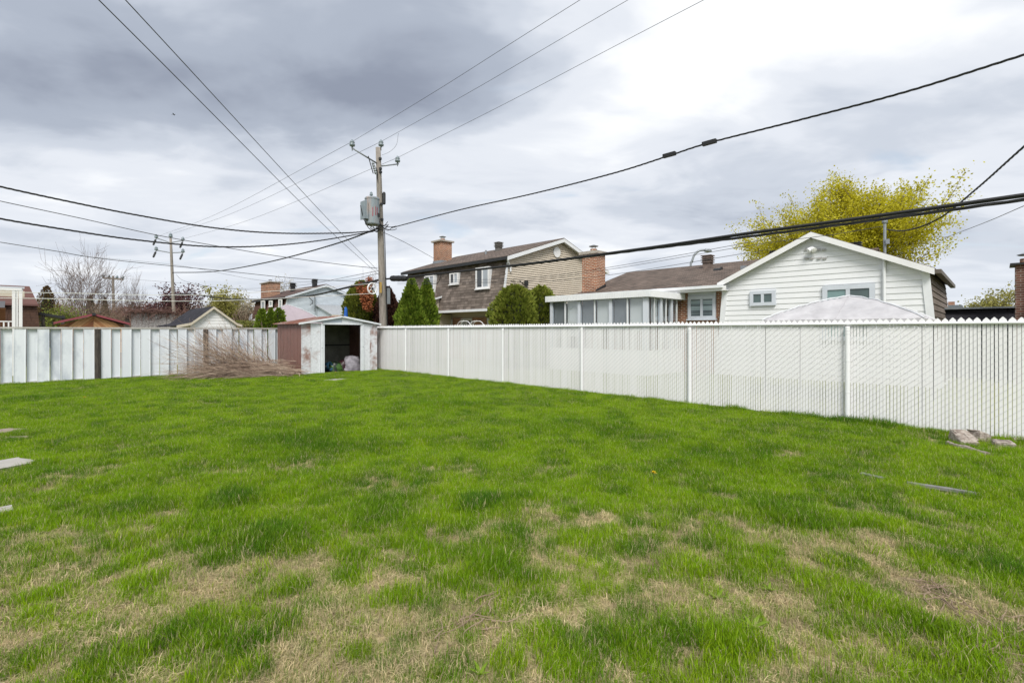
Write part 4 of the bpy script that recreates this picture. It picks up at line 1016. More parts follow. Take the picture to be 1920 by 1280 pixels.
# ------------------------------------------------------------------ bungalow with white gable wing
def build_house2():
    xb = 18.9; xw = 19.1
    t = thing('bungalow', 'brick bungalow with brown roof and white sided gable wing behind the link fence', 'house', (22, 8, 0))
    # main body
    obj('wall', MB().box(xw, 27.4, 2.2, 13.9, 0, 3.36), M_brick, t)
    ze, zr, xe, xr = 3.37, 4.82, 18.62, 23.3
    obj('roof_slope', roof_slab((xr, 14.3, zr), (xe, 14.3, ze), (xe, 7.6, ze), (xr, 4.5, zr), .08), M_shing, t)
    obj('roof_slope', roof_slab((xr, 14.3, zr), (27.95, 14.3, ze), (27.95, 3.2, ze), (xr, 3.2, zr), .08), M_shing, t)
    obj('gable_end', MB().prism([(xw, 13.88, 3.3), (27.4, 13.88, 3.3), (xr, 13.88, zr - .05)], (0, -.1, 0)), M_trimg, t)
    obj('rake_board', MB().prism([(xe, 14.31, ze - .14), (xr, 14.31, zr - .14), (xr, 14.31, zr + .03), (xe, 14.31, ze + .03)], (0, .03, 0)), M_trim, t)
    obj('eave_fascia', MB().box(xe - .03, xe + .02, 7.2, 14.3, ze - .16, ze + .02), M_white, t)
    obj('soffit', MB().box(xe + .025, xw - .01, 7.2, 14.2, ze - .16, ze - .13), M_trim, t)
    obj('gutter', MB().box(xe - .14, xe - .032, 7.3, 14.3, ze - .06, ze + .05), M_trim, t)
    # window in the brick with a grey head panel
    a = at(1291, 590, x=xw); b = at(1343, 590, x=xw); z0, z1 = at(1317, 598, x=xw).z, at(1317, 555, x=xw).z
    obj('head_panel', MB().box(xw - .05, xw + .01, b.y, a.y, z1 + .005, 3.22), M_trimg, t)
    blind = mat('striped_blind_pane', (.30, .38, .40), .08, .2, 1, spec=.8, base2=(.07, .09, .10), stretch=(.1, .1, 14), thr=(.46, .52), detail=1)
    window(t, 'x', xw, b.y, a.y, z0, z1, 2, .12, M_trimg, [blind, blind], True, .08)
    # vents on the roof
    p = at(1327, 498, x=22.4); roof_vent(t, p.x, p.y, p.z - .15, .46, mat('rusty_vent', (.22, .17, .14), .7, .15, 5, base2=(.12, .09, .08)))
    p = at(1346, 508, x=21.6); obj('vent_hood', MB().lathe([(.13, 0), (.13, .32)], 12, p + Vector((0, .16, 0)), (0, -1, 0)).lathe([(.17, 0), (.17, .05)], 12, p + Vector((0, -.13, 0)), (0, -1, 0)).box(p.x - .05, p.x + .05, p.y - .06, p.y + .06, p.z - .3, p.z), M_dark, t)
    p = at(1395, 504, x=20.4); obj('vent_box', MB().box(p.x - .1, p.x + .1, p.y - .1, p.y + .1, p.z - .2, p.z + .12), M_galv, t)
    # chimney at the near gable end
    y0, y1 = 13.35, 14.15; x0 = 18.95; x1 = 19.72
    c = chimney(t, x0, x1, y0, y1, 0.2, 5.34, M_brick, cap=.13)
    obj('flashing', MB().prism([(x0 - .015, y0 - .03, 3.45), (x1 + .03, y0 - .03, 3.70), (x1 + .03, y0 - .03, 3.95), (x0 - .015, y0 - .03, 3.62)], (0, .028, 0)), M_dark, c, off=c['_o'])
    obj('liner_pipe', MB().lathe([(.07, 3.6), (.07, 4.6)], 8, (x1 + .12, y0 + .3, 0)), M_galv, c, off=c['_o'])
    # white gable wing
    yl, yr, zl, zp, ym = 7.39, 1.42, 3.50, 4.93, 4.41
    fl = .085
    def wid(z):
        if z <= zl: return (yr - fl * (zl - z), yl + fl * (zl - z))
        f = (z - zl) / (zp - zl); return (yr + (ym - yr) * f, yl - (yl - ym) * f)
    w = obj('gable_wing', MB().prism([(xb + .02, *((wid(0)[0]), 0)), (xb + .02, wid(0)[1], 0), (xb + .02, yl, zl), (xb + .02, ym, zp), (xb + .02, yr, zl)], (7.0, 0, 0)), M_white, t)
    for b in lap_siding(wid, .2, zp - .03, .188, 'x', xb + .02, .022): obj('siding_board', b, mat('white_siding', (.78, .79, .80), .5, .04, 1.5, base2=(.72, .735, .75)), w, off=w['_o'])
    for s, yy in ((1, yl), (-1, yr)):
        z0 = 0; e = wid(0)[1] if s > 0 else wid(0)[0]
        obj('corner_post', MB().prism([(xb - .03, e - s * .16, 0), (xb - .03, e + s * .03, 0), (xb - .03, yy + s * .03, zl - .05), (xb - .03, yy - s * .16, zl - .05)], (.045, 0, 0)), M_trim, w, off=w['_o'])
    ov = .22; slp = (zp - zl) / (yl - ym)
    for s in (1, -1):
        ye = (yl if s > 0 else yr) + s * .16; zz = zl - slp * .16
        obj('roof_slope', MB().prism([(xb - ov, ym, zp + .03), (xb - ov, ye, zz + .03), (xb - ov, ye, zz + .10), (xb - ov, ym, zp + .10)], (7.4, 0, 0)), M_shingx, w, off=w['_o'])
        obj('rake_board', MB().prism([(xb - ov - .03, ym, zp - .11), (xb - ov - .03, ye, zz - .11), (xb - ov - .03, ye, zz + .08), (xb - ov - .03, ym, zp + .08)], (.028, 0, 0)), M_white, w, off=w['_o'])
        obj('rake_soffit', MB().prism([(xb - ov, ym, zp - .06), (xb - ov, ye, zz - .06), (xb - ov, ye, zz - .04), (xb - ov, ym, zp - .04)], (ov, 0, 0)), M_trim, w, off=w['_o'])
    # shingled side wall of the wing, seen very steeply
    mb = MB()
    for r in range(17):
        z0 = .1 + r * .2; z1 = z0 + .215
        if z1 > zl: z1 = zl
        ya, yb2 = yr - fl * (zl - z0) - .02, yr - fl * (zl - z1) - .004
        mb.prism([(xb + .02, ya - .012, z0), (xb + .02, yb2, z1), (xb + .02, yb2 + .03, z1), (xb + .02, ya + .03, z0)], (6.6, 0, 0))
    obj('side_shingles', mb, M_tab, w, off=w['_o'], kind='stuff')
    obj('side_gutter', MB().box(xb - .1, xb + 6.9, yr - .30, yr - .16, zl - .14, zl - .02), mat('brown_gutter', (.14, .12, .10), .6, .1, 4), w, off=w['_o'])
    # windows in the gable
    a, b = at(1407, 560, x=xb).y, at(1455, 560, x=xb).y; z0, z1 = at(1431, 573, x=xb).z, at(1431, 545, x=xb).z
    window(w, 'x', xb - .02, b, a, z0, z1, 2, .12, M_trimg, [M_greenpane, M_greenpane], False)
    a, b = at(1543, 560, x=xb).y, at(1641, 560, x=xb).y; z1 = at(1592, 534, x=xb).z
    window(w, 'x', xb - .02, b, a, 1.35, z1, 2, .14, M_trimg, [M_greenpane, mat('teal_curtain_pane', (.20, .32, .32), .1, .1, 1, spec=.8)], False)
    # little vents and a lamp under the peak
    for r, (py, xs) in enumerate(((468, (1512, 1521, 1535, 1545)), (484, (1512, 1522, 1536, 1546)))):
        for px in xs:
            c = at(px, py, x=xb - .02); obj('soffit_vent', MB().box(xb - .045, xb - .012, c.y - .055, c.y + .055, c.z - .03, c.z + .03), mat('vent_grey', (.45, .44, .43), .6, .1, 5), w, off=w['_o'])
    c = at(1522, 466, x=xb - .12); l = obj('flood_lamp', MB().lathe([(.05, 0), (.07, .02), (.09, .14), (.02, .15)], 12, c, (-.5, .6, -.5)).lathe([(.05, 0), (.07, .02), (.09, .14), (.02, .15)], 12, c, (-.5, -.6, -.5)).lathe([(.07, 0), (.07, .12)], 10, c, (1, 0, 0)), M_white, w, off=w['_o'], smooth=False)
    # electrical mast
    c = at(1658, 574, x=xb - .05); tp = at(1659, 414, x=xb + .1)
    m = obj('service_mast', MB().tube([(xb - .06, c.y, 1.2), (xb - .06, c.y, 3.95)], .045, 8), M_trim, w, off=w['_o'])
    obj('mast_pipe', MB().tube([(xb + .05, c.y, 3.9), (xb + .05, c.y, tp.z - .08)], .04, 8).lathe([(.05, 0), (.075, .05), (.07, .14), (.02, .17)], 10, (xb + .05, c.y, tp.z - .1)).box(xb - .05, xb + .05, c.y - .12, c.y - .03, tp.z - .75, tp.z - .6), M_galv, m, off=m['_o'])
    for px, py in ((1450, 472), (1605, 462)):
        p = at(px, py, x=20.5 if px < 1500 else 22.0); roof_vent(w, p.x, p.y, p.z - .32, .26 if px < 1500 else .34, M_dark)
build_house2()

# ------------------------------------------------------------------ sunroom
def build_sunroom():
    xs, ys, ye, zt = 16.27, 9.14, 13.94, 3.11
    t = thing('sunroom', 'white framed glazed sunroom with roller blinds in front of the brick bungalow', 'sunroom', (17.7, 11.5, 0))
    obj('roof', MB().box(xs - .1, 19.05, ys - .1, ye + .1, zt - .05, zt + .06), M_white, t)
    rib = MB()
    obj('fascia', MB().box(xs - .14, xs - .102, ys - .14, ye + .12, zt - .17, zt + .08), M_trim, t)
    obj('fascia', MB().box(xs - .10, 19.05, ys - .14, ys - .102, zt - .17, zt + .08), M_trim, t)
    for i in range(60):
        y = ys + (ye - ys) * (i + .5) / 60; rib.box(xs - .148, xs - .139, y - .012, y + .012, zt - .16, zt + .05)
    for i in range(34):
        x = xs + 2.75 * (i + .5) / 34; rib.box(x - .012, x + .012, ys - .148, ys - .139, zt - .16, zt + .05)
    obj('fascia_ribs', rib, M_white, t, kind='stuff')
    zb = .95; zh = zt - .18
    obj('knee_wall', MB().box(xs, xs + .08, ys, ye, 0, zb - .002).box(xs + .08, 19.05, ys, ys + .08, 0, zb - .002), M_trim, t)
    blindw = mat('white_roller_blind', (.80, .80, .79), .9, .03, 1); blindg = mat('grey_roller_blind', (.30, .31, .33), .9, .08, 2)
    # posts from the photo columns
    cols = [1034, 1086, 1145, 1210]; py = [at(c, 0, x=xs).y for c in cols]
    for i, y in enumerate(py):
        hw = .07 if i < 3 else .09
        obj('post', MB().box(xs - .02, xs + .10, y - hw, y + hw, zb, zh), M_trimg, t)
    obj('head_rail', MB().box(xs - .012, xs + .09, ys, ye, zh, zt - .052), M_trimg, t)
    obj('head_rail', MB().box(xs + .1, 19.05, ys - .012, ys + .09, zh, zt - .052), M_trimg, t)
    lows = [(.0, .05), (.42, .42), (.36, .33)]
    for i in range(3):
        a, b = py[i] - .07, py[i + 1] + (.07 if i < 2 else .09); m = (a + b) / 2
        obj('mullion', MB().box(xs, xs + .06, m - .03, m + .03, zb, zh), M_trim, t)
        for j, (p, q) in enumerate(((m + .03, a), (b, m - .03))):
            obj('pane', MB().box(xs + .02, xs + .028, p, q, zb, zh), M_glass, t)
            obj('blind', MB().box(xs + .12, xs + .126, p + .02, q - .02, 1.45 + lows[i][j] * .9 - .05, zh), blindg if j == 0 else blindw, t)
    # right hand side
    sx = [xs + .10, 17.15, 17.55, 18.35, 19.0]
    for k, x in enumerate((17.28, 18.15)):
        obj('post', MB().box(x - .07, x + .07, ys - .02, ys + .10, zb, zh), M_trimg, t)
    for a, b in ((xs + .1, 17.2), (17.36, 18.07), (18.23, 19.0)):
        obj('pane', MB().box(a, b, ys + .02, ys + .028, zb, zh), M_glass, t)
        m = (a + b) / 2; obj('mullion', MB().box(m - .025, m + .025, ys, ys + .06, zb, zh), M_trim, t)
    obj('blind', MB().box(xs + .15, 16.65, ys + .12, ys + .126, 1.7, zh), blindg, t); obj('blind', MB().box(16.75, 17.2, ys + .12, ys + .126, 1.75, zh), blindw, t)
    obj('blind', MB().box(17.4, 17.7, ys + .12, ys + .126, 1.2, zh), blindw, t)
    obj('back_wall', MB().box(18.95, 19.06, ys + .1, ye, 0, zh), M_brick, t)
    obj('end_wall', MB().box(xs + .08, 19.0, ye - .08, ye, 0, zh), M_trim, t)
    obj('floor', MB().box(xs + .09, 18.94, ys + .1, ye - .09, .3, .36), mat('dark_floor', (.08, .07, .06), .8), t)
build_sunroom()

# ------------------------------------------------------------------ gazebos, small sheds, other roofs
def tarp_gazebo(name, label, cx, cy, hx, hy, ze, zp, m, sag=.10, n=14, valance=.14, cat='gazebo', posts=True, wr=0, pm=None):
    t = thing(name, label, cat, (cx, cy, 0)); mb = MB(); vs = []; fs = []; rr = random.Random(6)
    for i in range(2 * n + 1):
        for j in range(2 * n + 1):
            u, v = i / n - 1, j / n - 1; m_ = max(abs(u), abs(v))
            rib = min(abs(abs(u) - abs(v)) / max(m_, .01), 1)
            z = ze + (zp - ze) * ((1 - m_) ** .86 * .55 + (1 - m_ * m_) * .45) - sag * rib * math.sin(math.pi * m_) * .6
            z += wr * (math.sin(u * 19 + v * 7) * .5 + math.sin(v * 23 - u * 11) * .5 + rr.uniform(-.6, .6)) * (1 - m_ * .6)
            vs.append((cx + u * hx, cy + v * hy, z))
    w = 2 * n + 1
    for i in range(2 * n):
        for j in range(2 * n): fs.append((i * w + j, (i + 1) * w + j, (i + 1) * w + j + 1, i * w + j + 1))
    mb.add(vs, fs); cv = obj('canopy', mb, m, t, smooth=True); w_ = 2 * n + 1
    for a, b in ((1, 1), (1, -1), (-1, 1), (-1, -1)):
        obj('hip_seam', MB().tube([Vector(vs[(n + a * k) * w_ + n + b * k]) + Vector((0, 0, .012)) for k in range(0, n + 1)], .014, 5), M_trim if cx < 13.9 or cy < 10 else m, cv, off=cv['_o'])
    for a, b in ((1, 0), (-1, 0), (0, 1), (0, -1)):
        obj('panel_seam', MB().tube([Vector(vs[(n + a * k) * w_ + n + b * k]) + Vector((0, 0, .006)) for k in range(0, n + 1)], .008, 4), m, cv, off=cv['_o'])
    for a, b, c, d in ((-1, -1, 1, -1), (1, -1, 1, 1), (1, 1, -1, 1), (-1, 1, -1, -1)):
        p, q = Vector((cx + a * hx, cy + b * hy, ze)), Vector((cx + c * hx, cy + d * hy, ze)); s = MB(); k = 12
        vs = []
        for i in range(k + 1):
            r = p.lerp(q, i / k); dr = -valance * (1 + .25 * math.sin(i * 2.1)); vs += [r, r + Vector((0, 0, dr))]
        s.add(vs, [(2 * i, 2 * i + 1, 2 * i + 3, 2 * i + 2) for i in range(k)]); obj('valance', s, m, t)
    if posts:
        for a in (-1, 1):
            for b in (-1, 1): obj('leg', MB().tube([(cx + a * hx * .97, cy + b * hy * .97, 0), (cx + a * hx * .97, cy + b * hy * .97, ze)], .03, 8), pm or M_dark, t)
    return t
tarp = mat('grey_tarpaulin', (.56, .55, .56), .7, .08, 3.5, bump=1.0, bscale=6, base2=(.42, .41, .42), detail=7)
tarp_gazebo('gazebo', 'pale grey tarpaulin covered garden gazebo top showing over the link fence', 14.05, 2.5, 1.5, 1.5, 1.93, 2.52, tarp, sag=.10, wr=.018)
tarp_gazebo('gazebo', 'mauve fabric gazebo roof behind the metal shed', 13.6, 37.2, 2.0, 2.0, 2.25, 3.62, mat('mauve_canvas', (.40, .34, .37), .8, .05, 2), sag=.12)

def timber_shed():
    y = 28; l, r, pk = at(100, 605, y=y), at(243, 607, y=y), at(175, 590, y=y)
    t = thing('wooden_shed', 'small diagonal planked wooden shed with red roof edge behind the board fence', 'shed', (pk.x, y + 1.3, 0))
    ml = [mat('cedar_plank_%d' % i, c, .8, .15, 4, stretch=(1, 1, 1), bump=.2) for i, c in enumerate(((.42, .19, .085), (.58, .32, .16), (.27, .11, .055)))]
    x0, x1, ze, zp, xm = l.x + .2, r.x - .2, 1.92, pk.z - .06, pk.x
    obj('wall', MB().prism([(x0, y + .03, 0), (x1, y + .03, 0), (x1, y + .03, ze), (xm, y + .03, zp), (x0, y + .03, ze)], (0, 2.5, 0)), ml[2], t)
    # planks running up to the middle, clipped to the gable
    k = .13; rr = random.Random(2)
    for s in (-1, 1):
        half = (xm - x0) if s < 0 else (x1 - xm)
        for i in range(-2, 24):
            # strip  v0 <= z - 1.0*u... <= v1 with u distance from the middle
            poly = [(0, .7), (half, .7), (half, ze), (0, zp)]
            def cut(P, f):
                out = []
                for a in range(len(P)):
                    p, q = P[a], P[(a + 1) % len(P)]; fp, fq = f(p), f(q)
                    if fp >= 0: out.append(p)
                    if fp * fq < 0: g = fp / (fp - fq); out.append((p[0] + (q[0] - p[0]) * g, p[1] + (q[1] - p[1]) * g))
                return out
            a0 = .7 + i * k; P = cut(poly, lambda p: p[1] + p[0] - a0 - .006); P = cut(P, lambda p: a0 + k - .006 - (p[1] + p[0])) if len(P) > 2 else P
            if len(P) > 2: obj('plank', MB().prism([(xm + s * (u + .005), y + .028, z) for u, z in P], (0, -.03 - .008 * rr.random(), 0)), rr.choice(ml), t)
    red = mat('red_roof_edge', (.26, .06, .075), .6, .1, 4)
    for s, e in ((-1, l), (1, r)):
        obj('roof_slope', MB().prism([(xm, y - .2, zp + .05), (e.x, y - .2, e.z - .03), (e.x, y - .2, e.z + .02), (xm, y - .2, zp + .10)], (0, 3.0, 0)), M_blackshing, t)
        obj('rake_board', MB().prism([(xm, y - .225, zp + .02), (e.x, y - .225, e.z - .06), (e.x, y - .225, e.z + .03), (xm, y - .225, zp + .11)], (0, .022, 0)), red, t)
    obj('peak_bracket', MB().box(xm - .06, xm + .06, y - .27, y - .226, zp + .02, zp + .14), M_dark, t)
timber_shed()

def white_shed():
    y = 26; x0, x1, xm = 5.23, 7.12, 6.14; ze, zp = 1.98, 2.74; yb = 30.4
    t = thing('white_shed', 'small white sided shed with black shingle gable roof behind the board fence', 'shed', (xm, 28, 0))
    obj('wall', MB().prism([(x0, y + .02, 0), (x1, y + .02, 0), (x1, y + .02, ze), (xm, y + .02, zp), (x0, y + .02, ze)], (0, yb - y, 0)), M_white, t)
    def wid(z): 
        if z < ze: return (x0, x1)
        f = (z - ze) / (zp - ze); return (x0 + (xm - x0) * f, x1 - (x1 - xm) * f)
    for b in lap_siding(wid, .2, zp - .02, .14, 'y', y + .02, .018): obj('siding_board', b, M_white, t)
    for s, xe in ((-1, x0 - .55), (1, x1 + .22)):
        # slopes with a slight bell kick at the eave
        xk = x0 if s < 0 else x1; zk = ze + .02; zz = zk - .22 * (.55 if s < 0 else .35)
        P = [(xm, y - .15, zp + .03), (xk, y - .15, zk), (xe, y - .15, zz), (xe, y - .15, zz + .05), (xk, y - .15, zk + .06), (xm, y - .15, zp + .09)]
        a = MB().prism([P[0], P[1], P[4], P[5]], (0, yb - y + .3, 0)); a.prism([P[1], P[2], P[3], P[4]], (0, yb - y + .3, 0)); obj('roof_slope', a, M_blackshing, t)
        b = MB(); dz = Vector((0, 0, -.07))
        for p, q in ((P[0], P[1]), (P[1], P[2])):
            p, q = Vector(p), Vector(q); b.prism([p + dz, q + dz, q + Vector((0, 0, .045)), p + Vector((0, 0, .045))], (0, -.025, 0))
        obj('rake_board', b, M_soffit, t)
white_shed()

def vine_wall():
    y = 33.5; a, b = at(246, 600, y=y), at(345, 600, y=y); zt = at(300, 584, y=y).z
    t = thing('lattice_screen', 'weathered grey lattice screen draped in dead vines between the two small sheds', 'screen', ((a.x + b.x) / 2, y, 0))
    g = mat('grey_lattice', (.40, .38, .38), .9, .2, 14, base2=(.22, .20, .20), thr=(.42, .58))
    x = a.x
    while x < b.x - .1: obj('panel', MB().box(x, min(x + .8, b.x) - .02, y, y + .03, .1, zt - .05), g, t); x += .8
    obj('post', MB().box(a.x - .25, a.x - .08, y - .05, y + .1, 0, zt - .25), M_oldpost, t); obj('rail', MB().box(a.x - .05, b.x, y - .03, y - .002, zt - .12, zt - .04), M_oldpost, t)
    mb = MB(); rr = random.Random(12)
    for i in range(420):
        x = rr.uniform(a.x - .7, b.x + 1.6); p = Vector((x, y - .08 + rr.gauss(0, .12), zt + abs(rr.gauss(0, .10)) - .1)); pts = [p]; dr = Vector((rr.gauss(0, 1), rr.gauss(0, .3), rr.gauss(0, .5)))
        if rr.random() < .18: dr = Vector((rr.gauss(0, .5), 0, -1)); 
        for k in range(4): p = p + dr.normalized() * .16; dr += Vector((rr.gauss(0, .5), rr.gauss(0, .2), rr.gauss(0, .4))); pts.append(p)
        mb.tube(pts, [.012, .010, .009, .007, .004], 3, cap=False)
    obj('dead_vines', mb, mat('red_brown_vine', (.20, .11, .09), .9, .2, 3), t, kind='stuff')
vine_wall()

def left_house():
    y = 33.0
    t = thing('shingled_house', 'brown shingled house with red brown mansard roof at the far left edge', 'house', (-2, y + 3, 0))
    r = at(69, 560, y=y).x; z1, z2, z3 = at(60, 536, y=y).z, at(60, 571, y=y).z, at(60, 575, y=y).z
    obj('wall', MB().prism([(-7, y + .05, 0), (r + .25, y + .05, 0), (r, y + .05, z3), (-7, y + .05, z3)], (0, 6, 0)), M_brick2, t)
    mb = MB(); rr = random.Random(3)
    for i in range(18):
        z0 = .2 + i * .15
        if z0 + .15 > z3: break
        x = -4
        while x < r + .2 - .08 * z0: 
            w = rr.uniform(.18, .3); mb.box(x, min(x + w - .01, r + .24 - .08 * z0), y + .01 - rr.random() * .012, y + .045, z0, z0 + .145); x += w
    obj('wall_shingles', mb, mat('dark_cedar_shingle', (.12, .065, .045), .9, .2, 4, base2=(.07, .04, .03)), t, kind='stuff')
    rf = mat('red_brown_sheet_roof', (.17, .085, .075), .8, .15, 3, stretch=(.3, .3, 9))
    obj('mansard_roof', MB().prism([(-7, y - .12, z2), (r + .05, y - .12, z2), (r - .25, y + .35, z1), (-7, y + .35, z1)], (0, 5, .02)), rf, t)
    obj('eave_board', MB().box(-7, r + .08, y - .16, y - .10, z2 - .07, z2 + .02), rf, t)
    # pale balcony band and wood fascia in front
    yb = 31.0; a = at(46, 545, y=yb).x
    obj('balcony_front', MB().box(-6, a, yb, yb + .08, at(20, 556, y=yb).z, at(20, 545, y=yb).z), M_soffit, t)
    obj('balcony_rail', MB().box(-6, a, yb - .02, yb + .1, at(20, 540, y=yb).z, at(20, 537, y=yb).z), M_trimg, t)
    for i in range(12):
        x = a - .1 - i * .22; obj('baluster', MB().box(x - .05, x + .05, yb + .02, yb + .06, at(20, 545, y=yb).z, at(20, 540, y=yb).z), M_trimg, t)
    obj('awning', MB().prism([(-6, yb - .8, at(20, 578, y=yb).z), (a - .6, yb - .8, at(20, 578, y=yb).z), (a - .6, yb + .0, at(20, 566, y=yb).z), (-6, yb + .0, at(20, 566, y=yb).z)], (0, .02, .03)), mat('corrugated_grey', (.13, .13, .14), .7, .2, 8, stretch=(9, 1, 1)), t)
    obj('timber_wall', MB().box(-6, a - .6, yb + .2, yb + .3, 0, at(20, 577, y=yb).z), mat('orange_timber', (.28, .12, .055), .8, .2, 3, stretch=(.4, .4, 9)), t)
    # lean-to carport
    c = 33.2; p0, p1 = at(73, 586, y=c), at(122, 594, y=c)
    obj('carport_roof', MB().prism([(p0.x, c, p0.z - .1), (p1.x, c, p1.z - .1), (p1.x, c, p1.z + .02), (p0.x, c, p0.z + .02)], (0, 3.4, 0)), M_dark, t)
    for px in (81, 118): q = at(px, 600, y=c); obj('carport_post', MB().box(q.x - .06, q.x + .06, c + .05, c + .17, 0, at(px, 591, y=c).z), M_oldpost, t)
left_house()
def pergola():
    y = 26.0; t = thing('pergola', 'white pergola with lattice between twin posts at the far left edge', 'pergola', (-.9, y, 0))
    zt = at(30, 545, y=y).z
    for px, w in ((26.5, .055), (31.5, .03), (38.5, .05)):
        x = at(px, 600, y=y).x; obj('post', MB().box(x - w, x + w, y - .05, y + .05, 0, zt), M_white, t)
    xl, xr = at(31.5, 600, y=y).x + .03, at(38.5, 600, y=y).x - .05
    z = .2
    while z < zt - .5:
        obj('lattice_strip', MB().prism([(xl, y - .01, z), (xr, y - .01, z + .14), (xr, y - .01, z + .17), (xl, y - .01, z + .03)], (0, .012, 0)), M_white, t)
        obj('lattice_strip', MB().prism([(xl, y + .005, z + .14), (xr, y + .005, z), (xr, y + .005, z + .03), (xl, y + .005, z + .17)], (0, .012, 0)), M_white, t)
        z += .17
    obj('beam', MB().box(-4, at(41, 600, y=y).x, y - .06, y - .003, zt, zt + .09), M_white, t)
    obj('beam', MB().box(-4, at(41, 600, y=y).x, y + .02, y + .08, zt, zt + .09), M_white, t)
    zr0, zr1 = at(10, 609, y=y).z, at(10, 602.5, y=y).z
    obj('rail', MB().box(-4, at(25, 600, y=y).x, y - .03, y + .03, zr1 - .02, zr1 + .02), M_white, t)
    for i in range(8):
        x = at(25 - i * 9, 600, y=y).x; obj('baluster', MB().box(x - .02, x + .02, y - .02, y + .02, 1.0, zr1 - .021), M_white, t)
pergola()
def umbrella():
    p = at(648.5, 575, x=11.25); 
    t = thing('garden_umbrella', 'narrow blue closed garden umbrella sticking up behind the shed roof', 'umbrella', (p.x, p.y, 0))
    obj('pole', MB().tube([(p.x, p.y, 0), (p.x, p.y, p.z + .03)], .022, 8), M_dark, t)
    obj('canopy', MB().lathe([(.05, p.z - 1.5), (.12, p.z - 1.4), (.11, p.z - .6), (.07, p.z - .1), (.02, p.z)], 12, (p.x, p.y, 0)), mat('blue_canvas', (.01, .10, .42), .7, .1, 4), t, smooth=True)
umbrella()
def right_house():
    y0 = -.1
    t = thing('dark_roofed_house', 'dark slate roofed house with tall brown brick chimney at the far right edge', 'house', (30, -.6, 0))
    # long low eave facing the viewer, seen beyond the gazebo
    a, b = at(1771, 577, x=25.0), at(1904, 576, x=21.5)
    P = [at(1771, 579, x=26.5), at(1906, 577, x=22.0)]
    x0 = 23.2
    ya, yb = at(1768, 579, x=x0).y, at(1915, 577, x=x0).y
    zt = at(1840, 578, x=x0).z; 
    obj('wall', MB().box(x0 + .5, x0 + 4, yb - 1.2, ya + .6, 0, zt - .05), M_blackshing, t)
    obj('low_roof', MB().prism([(x0, ya + .6, zt - .75), (x0, yb - .4, zt - .75), (x0 + .55, yb - .4, zt - .03), (x0 + .55, ya + .6, zt - .03)], (.05, 0, .03)), mat('slate_dark', (.032, .031, .040), .85, .25, 7, base2=(.018, .018, .022), bump=.3), t)
    obj('roof_cap', MB().box(x0 + .3, x0 + 1.5, yb - .4, ya + .6, zt - .0, zt + .06), M_galv, t)
    cx = 22.0; c0, c1 = at(1904, 500, x=cx), at(1950, 500, x=cx); z1 = at(1904, 497, x=cx).z
    chimney(t, cx, cx + .8, c1.y, c0.y, 0, z1, M_brick2, cap=.06, capm=M_dark)
    m0 = at(1911, 585, x=21.6); obj('mansard_side', MB().prism([(21.7, m0.y, .5), (21.7, m0.y - .55, 4.2), (21.7, m0.y - 2, 4.2), (21.7, m0.y - 2, .5)], (.2, 0, 0)), mat('slate_dark', (.03, .03, .04)), t)
    q = at(1905, 488, x=cx)
right_house()
def far_roof():
    t = thing('low_brown_roof', 'low distant brown roof with white dormer end left of the clipped cedars', 'house', at(455, 600, d=62) * Vector((1, 1, 0)).x if False else tuple(Vector((at(455, 600, d=62).x, at(455, 600, d=62).y, 0))))
    a, b = at(425, 590, d=62), at(500, 590, d=60); z0, z1, z2 = at(455, 600, d=62).z, at(455, 594, d=62).z, at(455, 581, d=62).z
    dr = (b - a); dr.z = 0; n = Vector((dr.y, -dr.x, 0)).normalized()
    a.z = b.z = 0
    obj('wall', MB().prism([a, b, b + Vector((0, 0, z1)), a + Vector((0, 0, z1))], -n * 5), M_brick2, t)
    up = Vector((0, 0, 1))
    obj('roof_slope', MB().prism([a + n * .4 + up * (z1 - .1), b + n * .4 + up * (z1 - .1), b - n * 3 + up * z2, a - n * 3 + up * z2], (0, 0, .08)), mat('red_brown_roof', (.10, .06, .05)), t)
    c = at(476, 600, d=56); z3 = at(476, 588, d=56).z; c.z = 0; d2 = dr.normalized()
    obj('dormer_end', MB().prism([c - d2 * .75, c + d2 * .75, c + d2 * .75 + up * (z3 - .5), c + d2 * .35 + up * z3, c - d2 * .35 + up * z3, c - d2 * .75 + up * (z3 - .5)], -n * 2), M_trimg, t)
far_roof()
def far_house_right():
    b = at(1784, 600, d=60); b.z = 0
    t = thing('distant_house', 'tiny distant grey roof with brick chimney right of the white gable', 'house', b)
    z = at(1784, 573, d=60).z; z2 = at(1784, 567, d=60).z
    obj('roof', MB().box(b.x - 2, b.x + 2, b.y - 1, b.y + 1, z - 1.2, z), mat('slate_blue', (.16, .18, .21), .8), t)
    obj('wall', MB().box(b.x - 1.9, b.x + 1.9, b.y - .9, b.y + .9, 0, z - 1.2), M_trimg, t)
    obj('chimney', MB().box(b.x - .25, b.x + .35, b.y - .3, b.y + .3, z, z2 + .1), M_brick, t)
far_house_right()
def street_lamp():
    b = at(1294, 600, d=48); b.z = 0
    t = thing('street_lamp', 'curved grey street lamp arm rising behind the bungalow roof', 'street lamp', b)
    P = [b, at(1295, 505, d=48), at(1297, 492, d=48), at(1302, 478, d=48), at(1311, 470, d=48), at(1320, 469, d=48)]
    obj('pole', MB().tube(spline(P, 24), .11, 8), M_galv, t, smooth=True)
    e = P[-1]; obj('lamp_head', MB().lathe([(.05, 0), (.17, .1), (.2, .5), (.1, .75)], 10, e, (.7, -.7, -.12)), M_galv, t)
street_lamp()
